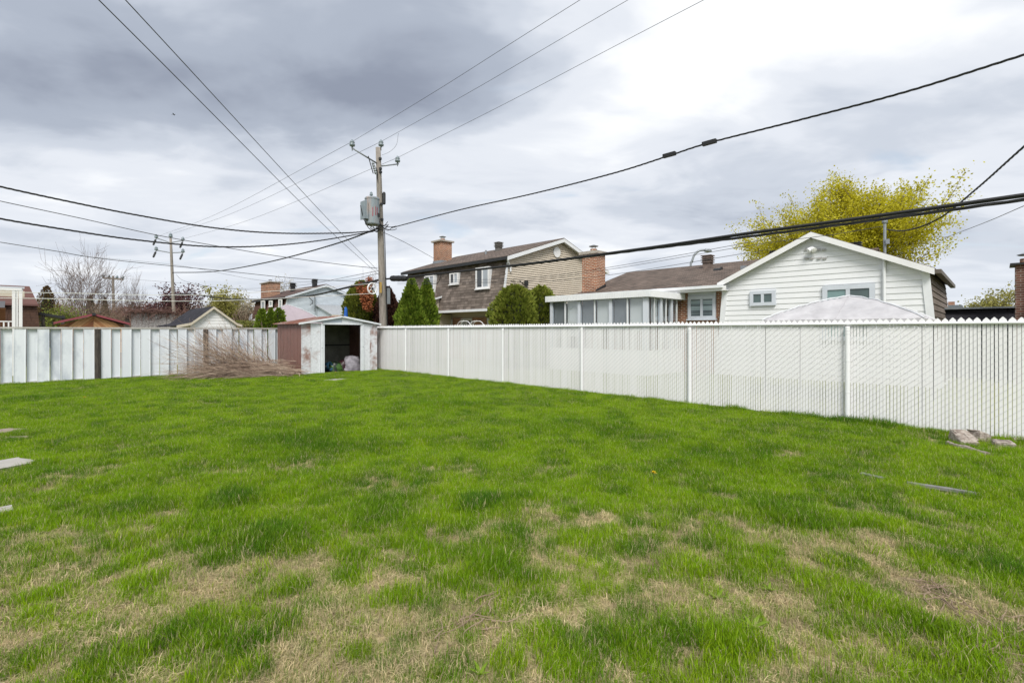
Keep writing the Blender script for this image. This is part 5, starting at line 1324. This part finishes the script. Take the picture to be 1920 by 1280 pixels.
def arch():
    # white hoops of a garden arbour seen over the fence
    for i, (l, r) in enumerate(((853, 887), (876, 912))):
        a = at(l, 607, x=13.2); b = at(r, 607, x=13.2); z = at((l + r) / 2, 602, x=13.2).z; c = (a + b) / 2
        t = thing('garden_hoop', ('left', 'right')[i] + ' one of two white bent tube hoops just showing above the fence slats', 'hoop', (c.x, c.y, 0), 'white garden hoops')
        obj('tube', MB().tube(spline([Vector((a.x, a.y, 0)), Vector((a.x, a.y, 1.5)), Vector((a.x, a.y * .8 + b.y * .2, z - .08)), Vector((c.x, c.y, z)), Vector((b.x, a.y * .2 + b.y * .8, z - .08)), Vector((b.x, b.y, 1.5)), Vector((b.x, b.y, 0))], 40), .016, 6), M_white, t, smooth=True)
        obj('brace', MB().tube([Vector((a.x, a.y, 1.7)), Vector((c.x, c.y, z + .03))], .012, 5), M_white, t)
arch()
# ------------------------------------------------------------------ vegetation
def cedar(label, c, rad, h, seed, m, n=5200, col=True, taper=1.6, name='cedar', shape='cone', group=None, squash=1.0):
    """clipped or natural columnar evergreen: thousands of upright leaf sprays round a stem"""
    rr = random.Random(seed); t = thing(name, label, 'shrub', (c[0], c[1], 0), group)
    mb = MB(); ph = [rr.uniform(0, 6.28) for _ in range(6)]
    vs = []; fs = []
    for i in range(n):
        f = rr.random() ** 1.05; a = rr.uniform(0, 6.283)
        if shape == 'cone': pr = (1 - f ** taper) ** .75 * (.86 + .14 * min(1, f * 6))
        else: pr = (1 - max(0, (f - .62) / .38) ** 2.2) ** .6
        lump = 1 + .13 * math.sin(a * 3 + ph[0] + f * 9) + .10 * math.sin(a * 7 + ph[1] - f * 17) + .07 * math.sin(a * 11 + f * 31 + ph[2])
        r = rad * pr * lump * (1 - .42 * rr.random() ** 2.2)
        p = Vector((c[0] + r * math.cos(a) * squash, c[1] + r * math.sin(a), .05 + f * h * .97 + rr.uniform(-.05, .05)))
        out = Vector((math.cos(a), math.sin(a), rr.uniform(.6, 1.9))).normalized(); sd = out.cross(Vector((rr.gauss(0, 1), rr.gauss(0, 1), rr.gauss(0, 1)))).normalized()
        l = rr.uniform(.07, .16) * (1.15 if h > 3 else .9); w = l * rr.uniform(.28, .5)
        k = len(vs); vs += [p - sd * w * .5, p + sd * w * .5, p + out * l * .6 + sd * w * .75, p + out * l, p + out * l * .6 - sd * w * .75]; fs.append((k, k + 1, k + 2, k + 3, k + 4))
    mb.add(vs, fs); obj('crown', mb, m, t)
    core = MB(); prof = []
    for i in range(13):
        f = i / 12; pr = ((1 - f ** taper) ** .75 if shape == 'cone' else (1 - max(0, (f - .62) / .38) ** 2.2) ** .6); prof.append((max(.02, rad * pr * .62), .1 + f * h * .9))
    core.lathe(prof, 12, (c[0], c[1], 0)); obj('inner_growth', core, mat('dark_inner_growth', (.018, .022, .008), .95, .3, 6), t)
    obj('trunk', MB().tube([(c[0], c[1], 0), (c[0], c[1], h * .5)], [.07, .04], 7), M_oldpost, t)
    return t
G1 = leafmat('cedar_green', (.06, .11, .012), (.16, .24, .024), (.30, .36, .05), .25)
G2 = leafmat('cedar_olive', (.08, .105, .013), (.19, .23, .032), (.30, .30, .06), .25)
G3 = leafmat('cedar_mixed', (.06, .08, .014), (.18, .21, .03), (.34, .31, .06), .25)
GR = leafmat('dead_orange_needles', (.20, .06, .025), (.40, .14, .06), (.52, .22, .10), .2)
GD = leafmat('dark_red_leaves', (.03, .014, .014), (.075, .035, .028), (.14, .06, .04), .15)
def xy(px, x=None, y=None): p = at(px, 600, x=x, y=y); return (p.x, p.y)
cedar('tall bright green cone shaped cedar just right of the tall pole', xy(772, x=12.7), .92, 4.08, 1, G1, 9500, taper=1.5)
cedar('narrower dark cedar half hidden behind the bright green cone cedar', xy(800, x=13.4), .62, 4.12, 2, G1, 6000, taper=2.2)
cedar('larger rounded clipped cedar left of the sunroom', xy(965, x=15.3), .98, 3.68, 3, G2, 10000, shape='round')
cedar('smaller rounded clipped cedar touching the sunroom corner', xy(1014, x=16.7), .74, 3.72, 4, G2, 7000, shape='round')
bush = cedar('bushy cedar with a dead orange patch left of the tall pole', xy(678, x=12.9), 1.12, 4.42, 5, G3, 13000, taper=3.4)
def dead_patch():
    rr = random.Random(14); vs = []; fs = []
    for c, rx, rz, n in ((at(688, 556, x=12.25), .50, .52, 1500), (at(693, 530, x=12.5), .3, .3, 420), (at(690, 575, x=12.2), .35, .25, 420), (at(676, 540, x=12.2), .3, .3, 300)):
        for i in range(n):
            o = Vector((rr.gauss(0, 1), rr.gauss(0, 1), rr.gauss(0, 1))).normalized() * rr.random() ** .4
            p = c + Vector((o.x * rx * .55, o.y * rx, o.z * rz)); d = Vector((rr.gauss(-.5, .6), rr.gauss(-.5, .6), rr.gauss(.5, .8))).normalized(); s_ = d.orthogonal().normalized(); l = rr.uniform(.07, .15); k = len(vs)
            vs += [p, p + d * l * .5 + s_ * l * .28, p + d * l, p + d * l * .5 - s_ * l * .28]; fs.append((k, k + 1, k + 2, k + 3))
    o = obj('dead_foliage', MB().add(vs, fs), GR, bush); o['label'] = 'dead orange foliage'
dead_patch()
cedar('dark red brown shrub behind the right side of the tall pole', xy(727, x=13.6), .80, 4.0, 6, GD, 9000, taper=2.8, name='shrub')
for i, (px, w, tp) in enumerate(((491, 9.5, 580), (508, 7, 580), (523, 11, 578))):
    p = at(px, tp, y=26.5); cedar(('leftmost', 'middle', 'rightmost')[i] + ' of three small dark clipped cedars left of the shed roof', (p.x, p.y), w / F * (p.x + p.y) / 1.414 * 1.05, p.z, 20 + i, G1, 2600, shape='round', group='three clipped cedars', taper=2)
def hedge():
    mb = MB(); rr = random.Random(31); vs = []; fs = []
    a, b = at(425, 600, d=34), at(480, 600, d=33)
    for i in range(3500):
        p = a.lerp(b, rr.random()); p.x += rr.gauss(0, .4); p.y += rr.gauss(0, .4); p.z = rr.random() ** .5 * 2.35
        o = Vector((rr.gauss(0, 1), rr.gauss(0, 1), 1)).normalized(); s = o.orthogonal().normalized(); l = .13; k = len(vs)
        vs += [p - s * .04, p + s * .04, p + o * l]; fs.append((k, k + 1, k + 2))
    mb.add(vs, fs); solo('hedge', mb, leafmat('yellow_green_hedge', (.06, .08, .01), (.15, .16, .025), (.24, .22, .04), .2), 'low yellow green hedge between the white shed and the clipped cedars', 'hedge', (a.x, a.y, 0))
hedge()

def grow(base, h, spread, seed, levels=4, forks=(7, 6, 5, 4), r0=.2, up=.35, trunk=.28, curve=.12, lean=(0, 0), twist=.5, rmin=.017):
    """tapered trunk, limbs and twigs; returns wood mesh and the twig points"""
    rr = random.Random(seed); mb = MB(); tips = []
    def branch(p, d, ln, r, lv):
        n = 5 if lv < 2 else (4 if lv < 3 else 3); pts = [p]; q = p.copy(); dd = d.copy(); ds = []
        for i in range(n):
            dd = (dd + Vector((rr.gauss(0, curve), rr.gauss(0, curve), rr.gauss(0, curve) + up * .16 * (1 if lv else 0)))).normalized(); q = q + dd * (ln / n); pts.append(q.copy()); ds.append(dd.copy())
        rads = [max(rmin * .6, r * (1 - .62 * i / n)) for i in range(n + 1)]
        mb.tube(pts, rads, 8 if lv == 0 else (6 if lv == 1 else (4 if lv == 2 else 3)), cap=False)
        if lv >= levels:
            for i in range(1, n + 1): tips.append((pts[i], ds[i - 1]))
            return
        if lv >= levels - 1:
            for i in range(2, n + 1): tips.append((pts[i], ds[i - 1]))
        k = forks[min(lv, len(forks) - 1)]
        for i in range(k):
            f = (.35 + .65 * (i + rr.random() * .6) / k) if lv else (.75 + .25 * i / k)
            j = min(n, max(1, int(round(f * n)))); o = pts[j]
            sidev = Vector((rr.gauss(0, 1), rr.gauss(0, 1), rr.gauss(0, .5))); b = ds[min(j, n) - 1]; sidev = (sidev - b * sidev.dot(b)).normalized()
            an = rr.uniform(.35, .85) if lv else spread * rr.uniform(.45, 1.15)
            nd = (b * math.cos(an) + sidev * math.sin(an)); nd.z += up * .35; nd.normalize()
            branch(o, nd, ln * (rr.uniform(.5, .78) if lv else rr.uniform(.9, 1.25) * (1 - trunk) / trunk * .58), max(rmin, rads[j] * rr.uniform(.5, .72)), lv + 1)
    branch(Vector(base), Vector((lean[0], lean[1], 1)).normalized(), h * trunk, r0, 0)
    return mb, tips
def fit(mb, tips, base, w, h):
    """scale a grown tree to a measured width and height about its base"""
    V = np.array(mb.v); b = np.array(base); zmax = V[:, 2].max() - b[2]
    rad = np.percentile(np.hypot(V[:, 0] - b[0], V[:, 1] - b[1]), 98); sxy, sz = w / 2 / rad, h / zmax
    V = (V - b) * np.array([sxy, sxy, sz]) + b; mb.v = [tuple(v) for v in V]
    return [(Vector(((p[0] - b[0]) * sxy + b[0], (p[1] - b[1]) * sxy + b[1], (p[2] - b[2]) * sz + b[2])), d) for p, d in tips]
def leaves(tips, n, size, seed, spread=.18, droop=0.0, keep=None):
    rr = random.Random(seed); vs = []; fs = []
    for i in range(n):
        p, d = rr.choice(tips); p = p + Vector((rr.gauss(0, spread), rr.gauss(0, spread), rr.gauss(0, spread)))
        if keep and not keep(p, rr): continue
        o = Vector((rr.gauss(0, 1), rr.gauss(0, 1), rr.gauss(.2, .8) - droop)).normalized(); s = o.cross(Vector((rr.gauss(0, 1), rr.gauss(0, 1), rr.gauss(0, 1)))).normalized(); l = size * rr.uniform(.6, 1.3); k = len(vs)
        vs += [p, p + o * l * .45 + s * l * .42, p + o * l, p + o * l * .45 - s * l * .42]; fs.append((k, k + 1, k + 2, k + 3))
    return MB().add(vs, fs)
M_bark = mat('grey_brown_bark', (.16, .125, .10), .95, .25, 6, bump=.4, stretch=(3, 3, .6)); M_bark2 = mat('pinkish_bark', (.17, .12, .10), .95, .2, 6, stretch=(3, 3, .6))
M_twig = mat('dark_twig_bark', (.12, .09, .075), .95, .2, 5)
def tree(name, label, px, d, wpx, top, seed, bark, leafm=None, nleaf=0, lsize=.14, levels=4, forks=(7, 6, 5, 4), r0=.2, up=.35, trunk=.25, spread=.75, lspread=.16, group=None, base_px=None, cat='tree', keep=None, lean=(0, 0)):
    b = at(base_px or px, 600, d=d); b.z = 0; h = at(px, top, d=d).z; w = wpx * d / F
    t = thing(name, label, cat, (b.x, b.y, 0), group)
    mb, tips = grow(b, h, spread, seed, levels, forks, r0, up, trunk, lean=lean); tips = fit(mb, tips, (b.x, b.y, 0), w, h)
    tr = obj('trunk', mb, bark, t)
    if leafm: obj('crown', leaves(tips, nleaf, lsize, seed + 1, lspread, keep=keep), leafm, t)
    return t, tips
YM = leafmat('yellow_green_maple', (.34, .31, .014), (.58, .53, .03), (.70, .64, .06), .5)
YM2 = leafmat('pale_spring_leaf', (.22, .21, .05), (.36, .34, .10), (.46, .42, .16), .45)
PU = leafmat('purple_plum_leaf', (.05, .018, .022), (.11, .045, .05), (.18, .085, .085), .3)
WH = leafmat('blossom_cream', (.30, .26, .16), (.45, .40, .28), (.55, .50, .40), .4)
tree('maple_tree', 'large round yellow green spring maple behind the white gable', 1563, 29.5, 400, 335, 4, M_twig, YM, 140000, .11, levels=4, forks=(9, 7, 6, 5), r0=.3, up=.32, trunk=.22, spread=1.0, lspread=.20)
tree('bare_tree', 'big bare spreading tree above the wooden shed on the left', 128, 42, 175, 438, 8, M_bark2, None, levels=4, forks=(7, 6, 6, 5), r0=.30, up=.30, trunk=.22, spread=.72, base_px=138)
tree('bare_tree', 'slender bare tree just left of the far pole', 252, 46, 62, 500, 9, M_bark2, None, levels=4, forks=(6, 5, 5, 3), r0=.16, up=.6, trunk=.25, spread=.45)
tree('plum_tree', 'purple leaved tree behind the far pole, left of it', 292, 52, 70, 540, 10, M_twig, PU, 3400, .20, levels=3, forks=(7, 6, 6), r0=.14, lspread=.2)
tree('plum_tree', 'purple leaved tree directly right of the far pole', 350, 54, 95, 532, 11, M_twig, PU, 4200, .20, levels=3, forks=(7, 6, 6), r0=.14, lspread=.2)
tree('spring_tree', 'pale yellow green tree above the white shed roof', 432, 50, 72, 528, 12, M_bark, YM2, 5200, .19, levels=3, forks=(8, 6, 6), r0=.14, up=.6, spread=.55, lspread=.2)
tree('spring_tree', 'pale blossoming tree low beside the far brick chimney', 470, 60, 80, 545, 13, M_bark, WH, 3800, .20, levels=3, forks=(8, 6, 6), r0=.14, lspread=.25)
tree('bare_tree', 'bare tree top showing over the roof of the blue grey house', 545, 70, 80, 513, 14, M_bark, WH, 700, .2, levels=4, forks=(6, 5, 4, 3), r0=.2, up=.5)
tree('bare_tree', 'small bare tree top just left of the tall pole', 692, 45, 46, 490, 15, M_bark, None, levels=4, forks=(7, 6, 5, 4), r0=.18, up=.5, spread=.5)
tree('spring_tree', 'round yellow green tree near the far right chimney', 1868, 42, 88, 535, 16, M_bark, YM2, 7000, .17, levels=3, forks=(8, 7, 6), r0=.18, lspread=.2)
tree('bare_tree', 'thin bare tree between the small distant pole and the far pole', 232, 58, 46, 520, 17, M_bark, None, levels=4, forks=(5, 5, 4, 3), r0=.14, up=.6, spread=.45)
tree('bare_tree', 'thin bare tree right of the far pole behind the white shed', 388, 62, 50, 548, 18, M_bark, None, levels=4, forks=(6, 5, 4, 3), r0=.14, up=.5)
for i, (px, tp, d, w) in enumerate(((88, 534, 46, 46), (170, 552, 55, 24), (197, 556, 56, 20))):
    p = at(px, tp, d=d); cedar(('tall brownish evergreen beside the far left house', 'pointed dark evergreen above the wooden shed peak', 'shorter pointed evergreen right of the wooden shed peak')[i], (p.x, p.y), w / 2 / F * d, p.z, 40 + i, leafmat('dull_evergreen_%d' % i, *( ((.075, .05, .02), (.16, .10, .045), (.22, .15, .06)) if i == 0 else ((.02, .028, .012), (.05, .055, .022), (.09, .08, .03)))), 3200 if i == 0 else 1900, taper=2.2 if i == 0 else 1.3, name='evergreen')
tree('spring_shrub', 'light green leafing shrub below the big bare tree', 112, 40, 60, 562, 50, M_bark, leafmat('fresh_green_leaf', (.10, .13, .02), (.20, .24, .04), (.30, .32, .08), .4), 2600, .13, levels=3, forks=(8, 6, 5), r0=.08, trunk=.15, lspread=.2, cat='shrub')
def thicket():
    rr = random.Random(77); mb = MB()
    for i in range(3600):
        px = rr.uniform(35, 470); d = rr.uniform(52, 66); b = at(px, 600, d=d); b.z = 0
        hh = (575 if px > 230 else 566) + rr.gauss(0, 9); h = max(1.5, at(px, hh, d=d).z) * rr.uniform(.5, 1.0)
        dr = Vector((rr.gauss(0, .22), rr.gauss(0, .22), 1)).normalized(); p = b.copy(); pts = [p]
        for k in range(3): dr = (dr + Vector((rr.gauss(0, .15), rr.gauss(0, .15), 0))).normalized(); p = p + dr * h / 3; pts.append(p)
        mb.tube(pts, [.045, .036, .027, .012], 3, cap=False)
        for s in range(5):
            q = pts[rr.randint(1, 3)]; e = q + Vector((rr.gauss(0, .5), rr.gauss(0, .5), rr.uniform(.1, .7))); mb.tube([q, e], [.02, .008], 3, cap=False)
    solo('thicket', mb, mat('thicket_twigs', (.26, .20, .13), .95, .3, .25, base2=(.17, .11, .09)), 'brown leafless thicket behind the small sheds on the left', 'thicket', tuple(Vector((at(250, 600, d=58).x, at(250, 600, d=58).y, 0))), kind='stuff')
thicket()

# ------------------------------------------------------------------ lawn odds and ends
def rock(label, px, py, sx, sy, sz, seed, m, rz=0, name='rock', cat='rock', tilt=0):
    rr = random.Random(seed); g = ground_at(px, py); mb = MB(); nu, nv = 12, 7; vs = []
    z0 = float(hgt(np.array([g.x]), np.array([g.y]))[0])
    for j in range(nv + 1):
        th = math.pi * (j / nv - .5)
        for i in range(nu):
            a = 2 * math.pi * i / nu; c_, s_ = math.cos(a), math.sin(a); e = .3
            X = math.copysign(abs(c_) ** e, c_) * math.cos(th) ** e; Y = math.copysign(abs(s_) ** e, s_) * math.cos(th) ** e; Z = math.copysign(abs(math.sin(th)) ** e, math.sin(th))
            q = 1 + rr.uniform(-.16, .12); x, y, z = X * sx * q, Y * sy * q, Z * sz * (1 + rr.uniform(-.08, .08)); z += x * tilt
            vs.append((g.x + x * math.cos(rz) - y * math.sin(rz), g.y + x * math.sin(rz) + y * math.cos(rz), z0 + z + sz * .55))
    fs = [(j * nu + i, j * nu + (i + 1) % nu, (j + 1) * nu + (i + 1) % nu, (j + 1) * nu + i) for j in range(nv) for i in range(nu)]
    mb.add(vs, fs); return solo(name, mb, m, label, cat, (g.x, g.y, z0))
M_rock = mat('pale_split_stone', (.44, .39, .34), .95, .2, 16, bump=.9, base2=(.20, .155, .13), thr=(.38, .62)); M_slab = mat('concrete_slab', (.38, .36, .33), .95, .12, 6, bump=.5, base2=(.36, .34, .31))
rock('larger pale split stone with a ridged face beside the link fence', 1808, 832, .17, .12, .09, 1, M_rock, .5, tilt=.35)
rock('pale stone leaning behind the larger split stone beside the link fence', 1834, 826, .14, .10, .09, 2, M_rock, -.4, tilt=-.3)
rock('pale grey stone lying nearest the right edge by the fence', 1882, 840, .13, .11, .06, 3, M_rock, .2)
def edging(label, a, b, r, m, seed):
    p, q = ground_at(*a), ground_at(*b); rr = random.Random(seed); pts = []
    for i in range(7):
        s = p.lerp(q, i / 6); s.z = float(hgt(np.array([s.x]), np.array([s.y]))[0]) + .025 + rr.uniform(-.006, .006); s.x += rr.gauss(0, .012); pts.append(s)
    solo('edging_log', MB().tube(pts, [r * rr.uniform(.8, 1.1) for _ in pts], 8), m, label, 'edging', tuple((p + q) / 2))
edging('pale curved edging strip in front of the split stones', (1778, 833), (1852, 858), .04, M_rock, 1)
edging('short pale edging piece at the right edge below the fence', (1898, 829), (1960, 832), .045, M_rock, 2)
M_plank = mat('weathered_grey_plank', (.24, .24, .22), .95, .2, 8, stretch=(1, 1, 1), base2=(.14, .14, .13))
def plank(label, a, b, w, seed):
    p, q = ground_at(*a), ground_at(*b); d = (q - p).normalized(); s = Vector((-d.y, d.x, 0)) * w / 2
    z = max(float(hgt(np.array([g.x]), np.array([g.y]))[0]) for g in (p, q)); p.z = q.z = z + .015; rr = random.Random(seed); A = []; B = []
    for i in range(6):
        c = p.lerp(q, i / 5); A.append(c - s * rr.uniform(.8, 1.1)); B.append(c + s * rr.uniform(.8, 1.1))
    solo('board', MB().prism(A + B[::-1], (0, 0, .028)), M_plank, label, 'board', tuple((p + q) / 2))
plank('long weathered grey board lying in the grass at the right', (1700, 906), (1830, 926), .07, 1)
plank('short dark weathered board half buried left of the long board', (1614, 890), (1658, 900), .08, 2)
rock('large pale concrete slab cut off by the left edge of the lawn', 4, 872, .26, .24, .035, 5, M_slab, .3, 'paving_stone', 'paving')
rock('small flat stone low at the left edge below the concrete slab', 2, 962, .08, .09, .03, 6, M_slab, .1, 'paving_stone', 'paving')
rock('flat brown stone at the left edge above the concrete slab', 2, 812, .22, .20, .03, 7, mat('brown_flagstone', (.34, .27, .22), .95, .2, 7, bump=.5), .6, 'paving_stone', 'paving')
rock('narrow flagstone in the grass right of the brown flat stone', 31, 822, .06, .16, .03, 8, mat('brown_flagstone', (.34, .27, .22)), .9, 'paving_stone', 'paving')
rock('thin concrete pad in the grass before the shed doorway', 628, 713, .42, .16, .03, 9, M_slab, 0, 'paving_stone', 'paving')
def dandelion(px, py, label):
    g = ground_at(px, py); z0 = float(hgt(np.array([g.x]), np.array([g.y]))[0]); rr = random.Random(int(px * 7 + py)); h = .15
    t = thing('dandelion', label, 'flower', (g.x, g.y, z0), 'dandelions in the lawn')
    obj('stem', MB().tube([(g.x, g.y, z0), (g.x + .005, g.y, z0 + h)], .003, 5), mat('dandelion_stem', (.14, .22, .04), .6), t)
    mb = MB(); c = Vector((g.x + .005, g.y, z0 + h))
    for k in range(34):
        a = rr.uniform(0, 6.28); el = rr.uniform(.1, 1.5); o = Vector((math.cos(a) * math.cos(el), math.sin(a) * math.cos(el), math.sin(el) * .6)); s = Vector((-math.sin(a), math.cos(a), 0)) * .005
        mb.add([c - s, c + s, c + o * .036 + s, c + o * .036 - s], [(0, 1, 2, 3)])
    obj('flower_head', mb, mat('dandelion_yellow', (.80, .58, .01), .6, .1, 9), t, kind='stuff')
for px, py, lb in ((1225, 913, 'single yellow dandelion in the middle of the open lawn'), (737, 703, 'dandelion by the link fence, leftmost near the shed corner'), (741, 702, 'dandelion by the link fence close to the shed corner'), (748, 701, 'dandelion by the link fence, highest of the cluster by the shed'), (753, 708, 'dandelion by the link fence, lowest of the cluster by the shed'),
                   (809, 713, 'lone dandelion further along the link fence'), (820, 720, 'dandelion farthest right along the link fence'), (629, 706, 'dandelion before the shed doorway on the left'), (652, 706, 'dandelion before the shed doorway on the right'), (718, 700, 'dandelion at the right front corner of the shed'), (158, 759, 'dandelion alone near the back fence at left')):
    dandelion(px, py, lb)
def weed(px, py, n, l, label):
    g = ground_at(px, py); z0 = float(hgt(np.array([g.x]), np.array([g.y]))[0]); rr = random.Random(px)
    t = thing('broadleaf_weed', label, 'weed', (g.x, g.y, z0), 'broadleaf weeds in the near lawn')
    m = leafmat('weed_leaf_%d' % px, (.16, .26, .02), (.22, .34, .03), (.28, .38, .05), .4)
    for i in range(n):
        a = 6.283 * i / n + rr.uniform(-.3, .3); o = Vector((math.cos(a), math.sin(a), 0)); s = Vector((-o.y, o.x, 0)); el = rr.uniform(.4, 1.2); c = Vector((g.x, g.y, z0 + .01)); L_ = l * rr.uniform(.7, 1.1); vs = []; W_ = (.15, .32, .34, .22, .02)
        for k in range(5):
            f = k / 4; p = c + o * L_ * f * math.cos(el * (1 - f * .5)) + Vector((0, 0, L_ * f * math.sin(el) * (1 - .35 * f))); vs += [p - s * L_ * W_[k] * .38, p + s * L_ * W_[k] * .38]
        obj('leaf', MB().add(vs, [(2 * k, 2 * k + 1, 2 * k + 3, 2 * k + 2) for k in range(4)]), m, t)
weed(1345, 1120, 4, .09, 'small bright broadleaf weed, upper left of the pair at lower right'); weed(1410, 1175, 6, .10, 'bright broadleaf weed, lower right of the pair at lower right'); weed(900, 1272, 5, .07, 'bright broadleaf weed at the bottom edge of the lawn'); weed(1442, 1105, 6, .07, 'low leafy weed between the broadleaf pair and the straw patch')
def roots(px, py, n, label, seed):
    g = ground_at(px, py); z0 = float(hgt(np.array([g.x]), np.array([g.y]))[0]); rr = random.Random(seed); mb = MB()
    for i in range(n):
        a = rr.gauss(.2, .5) + (math.pi if rr.random() < .5 else 0); p = Vector((g.x + rr.gauss(0, .10), g.y + rr.gauss(0, .07), z0 + .01 + rr.random() * .03)); pts = [p]
        for k in range(5): a += rr.gauss(0, .3); p = p + Vector((math.cos(a), math.sin(a), rr.gauss(0, .12))) * .045; p.z = max(p.z, z0 + .008); pts.append(p)
        mb.tube(pts, [.0035, .003, .003, .0025, .002, .001], 4, cap=False)
    solo('dead_root_clump', mb, mat('dry_root', (.36, .27, .19), .95, .2, 6, base2=(.2, .14, .1)), label, 'dead roots', (g.x, g.y, z0), kind='stuff')
roots(1765, 1112, 34, 'tangle of dry straw coloured roots on the bare patch at right', 1); roots(1830, 1210, 40, 'darker tangle of dead roots at the lower right', 2); roots(1880, 1170, 26, 'thin dry stems at the right edge of the lawn', 3); roots(872, 1185, 14, 'few dry stems on the lawn near the bottom centre', 4); roots(1480, 860, 14, 'small bare tuft of dead roots before the link fence', 5)
def bird(px, py, d, label, s=.2):
    c = at(px, py, d=d); mb = MB(); prof = []
    mb.lathe([(.01, -.5 * s), (.10 * s, -.3 * s), (.17 * s, 0), (.12 * s, .3 * s), (.09 * s, .42 * s), (.01, .55 * s)], 8, c, (.8, -.5, .1))
    f = Vector((.8, -.5, .1)).normalized(); sd = f.cross(Vector((0, 0, 1))).normalized()
    for q in (-1, 1):
        a = c + f * .15 * s; b = c - f * .2 * s; e = c + sd * q * .75 * s + Vector((0, 0, .22 * s)); g = c + sd * q * 1.25 * s + Vector((0, 0, .05 * s)) - f * .25 * s
        mb.prism([a, e + f * .12 * s, g, e - f * .25 * s, b], (0, 0, .02 * s))
    mb.prism([c - f * .45 * s, c - f * .9 * s + sd * .15 * s, c - f * .9 * s - sd * .15 * s], (0, 0, .02 * s))
    solo('bird', mb, M_dark, label, 'bird', tuple(c))
bird(326, 215, 40, 'small dark bird flying under the grey cloud at upper left')
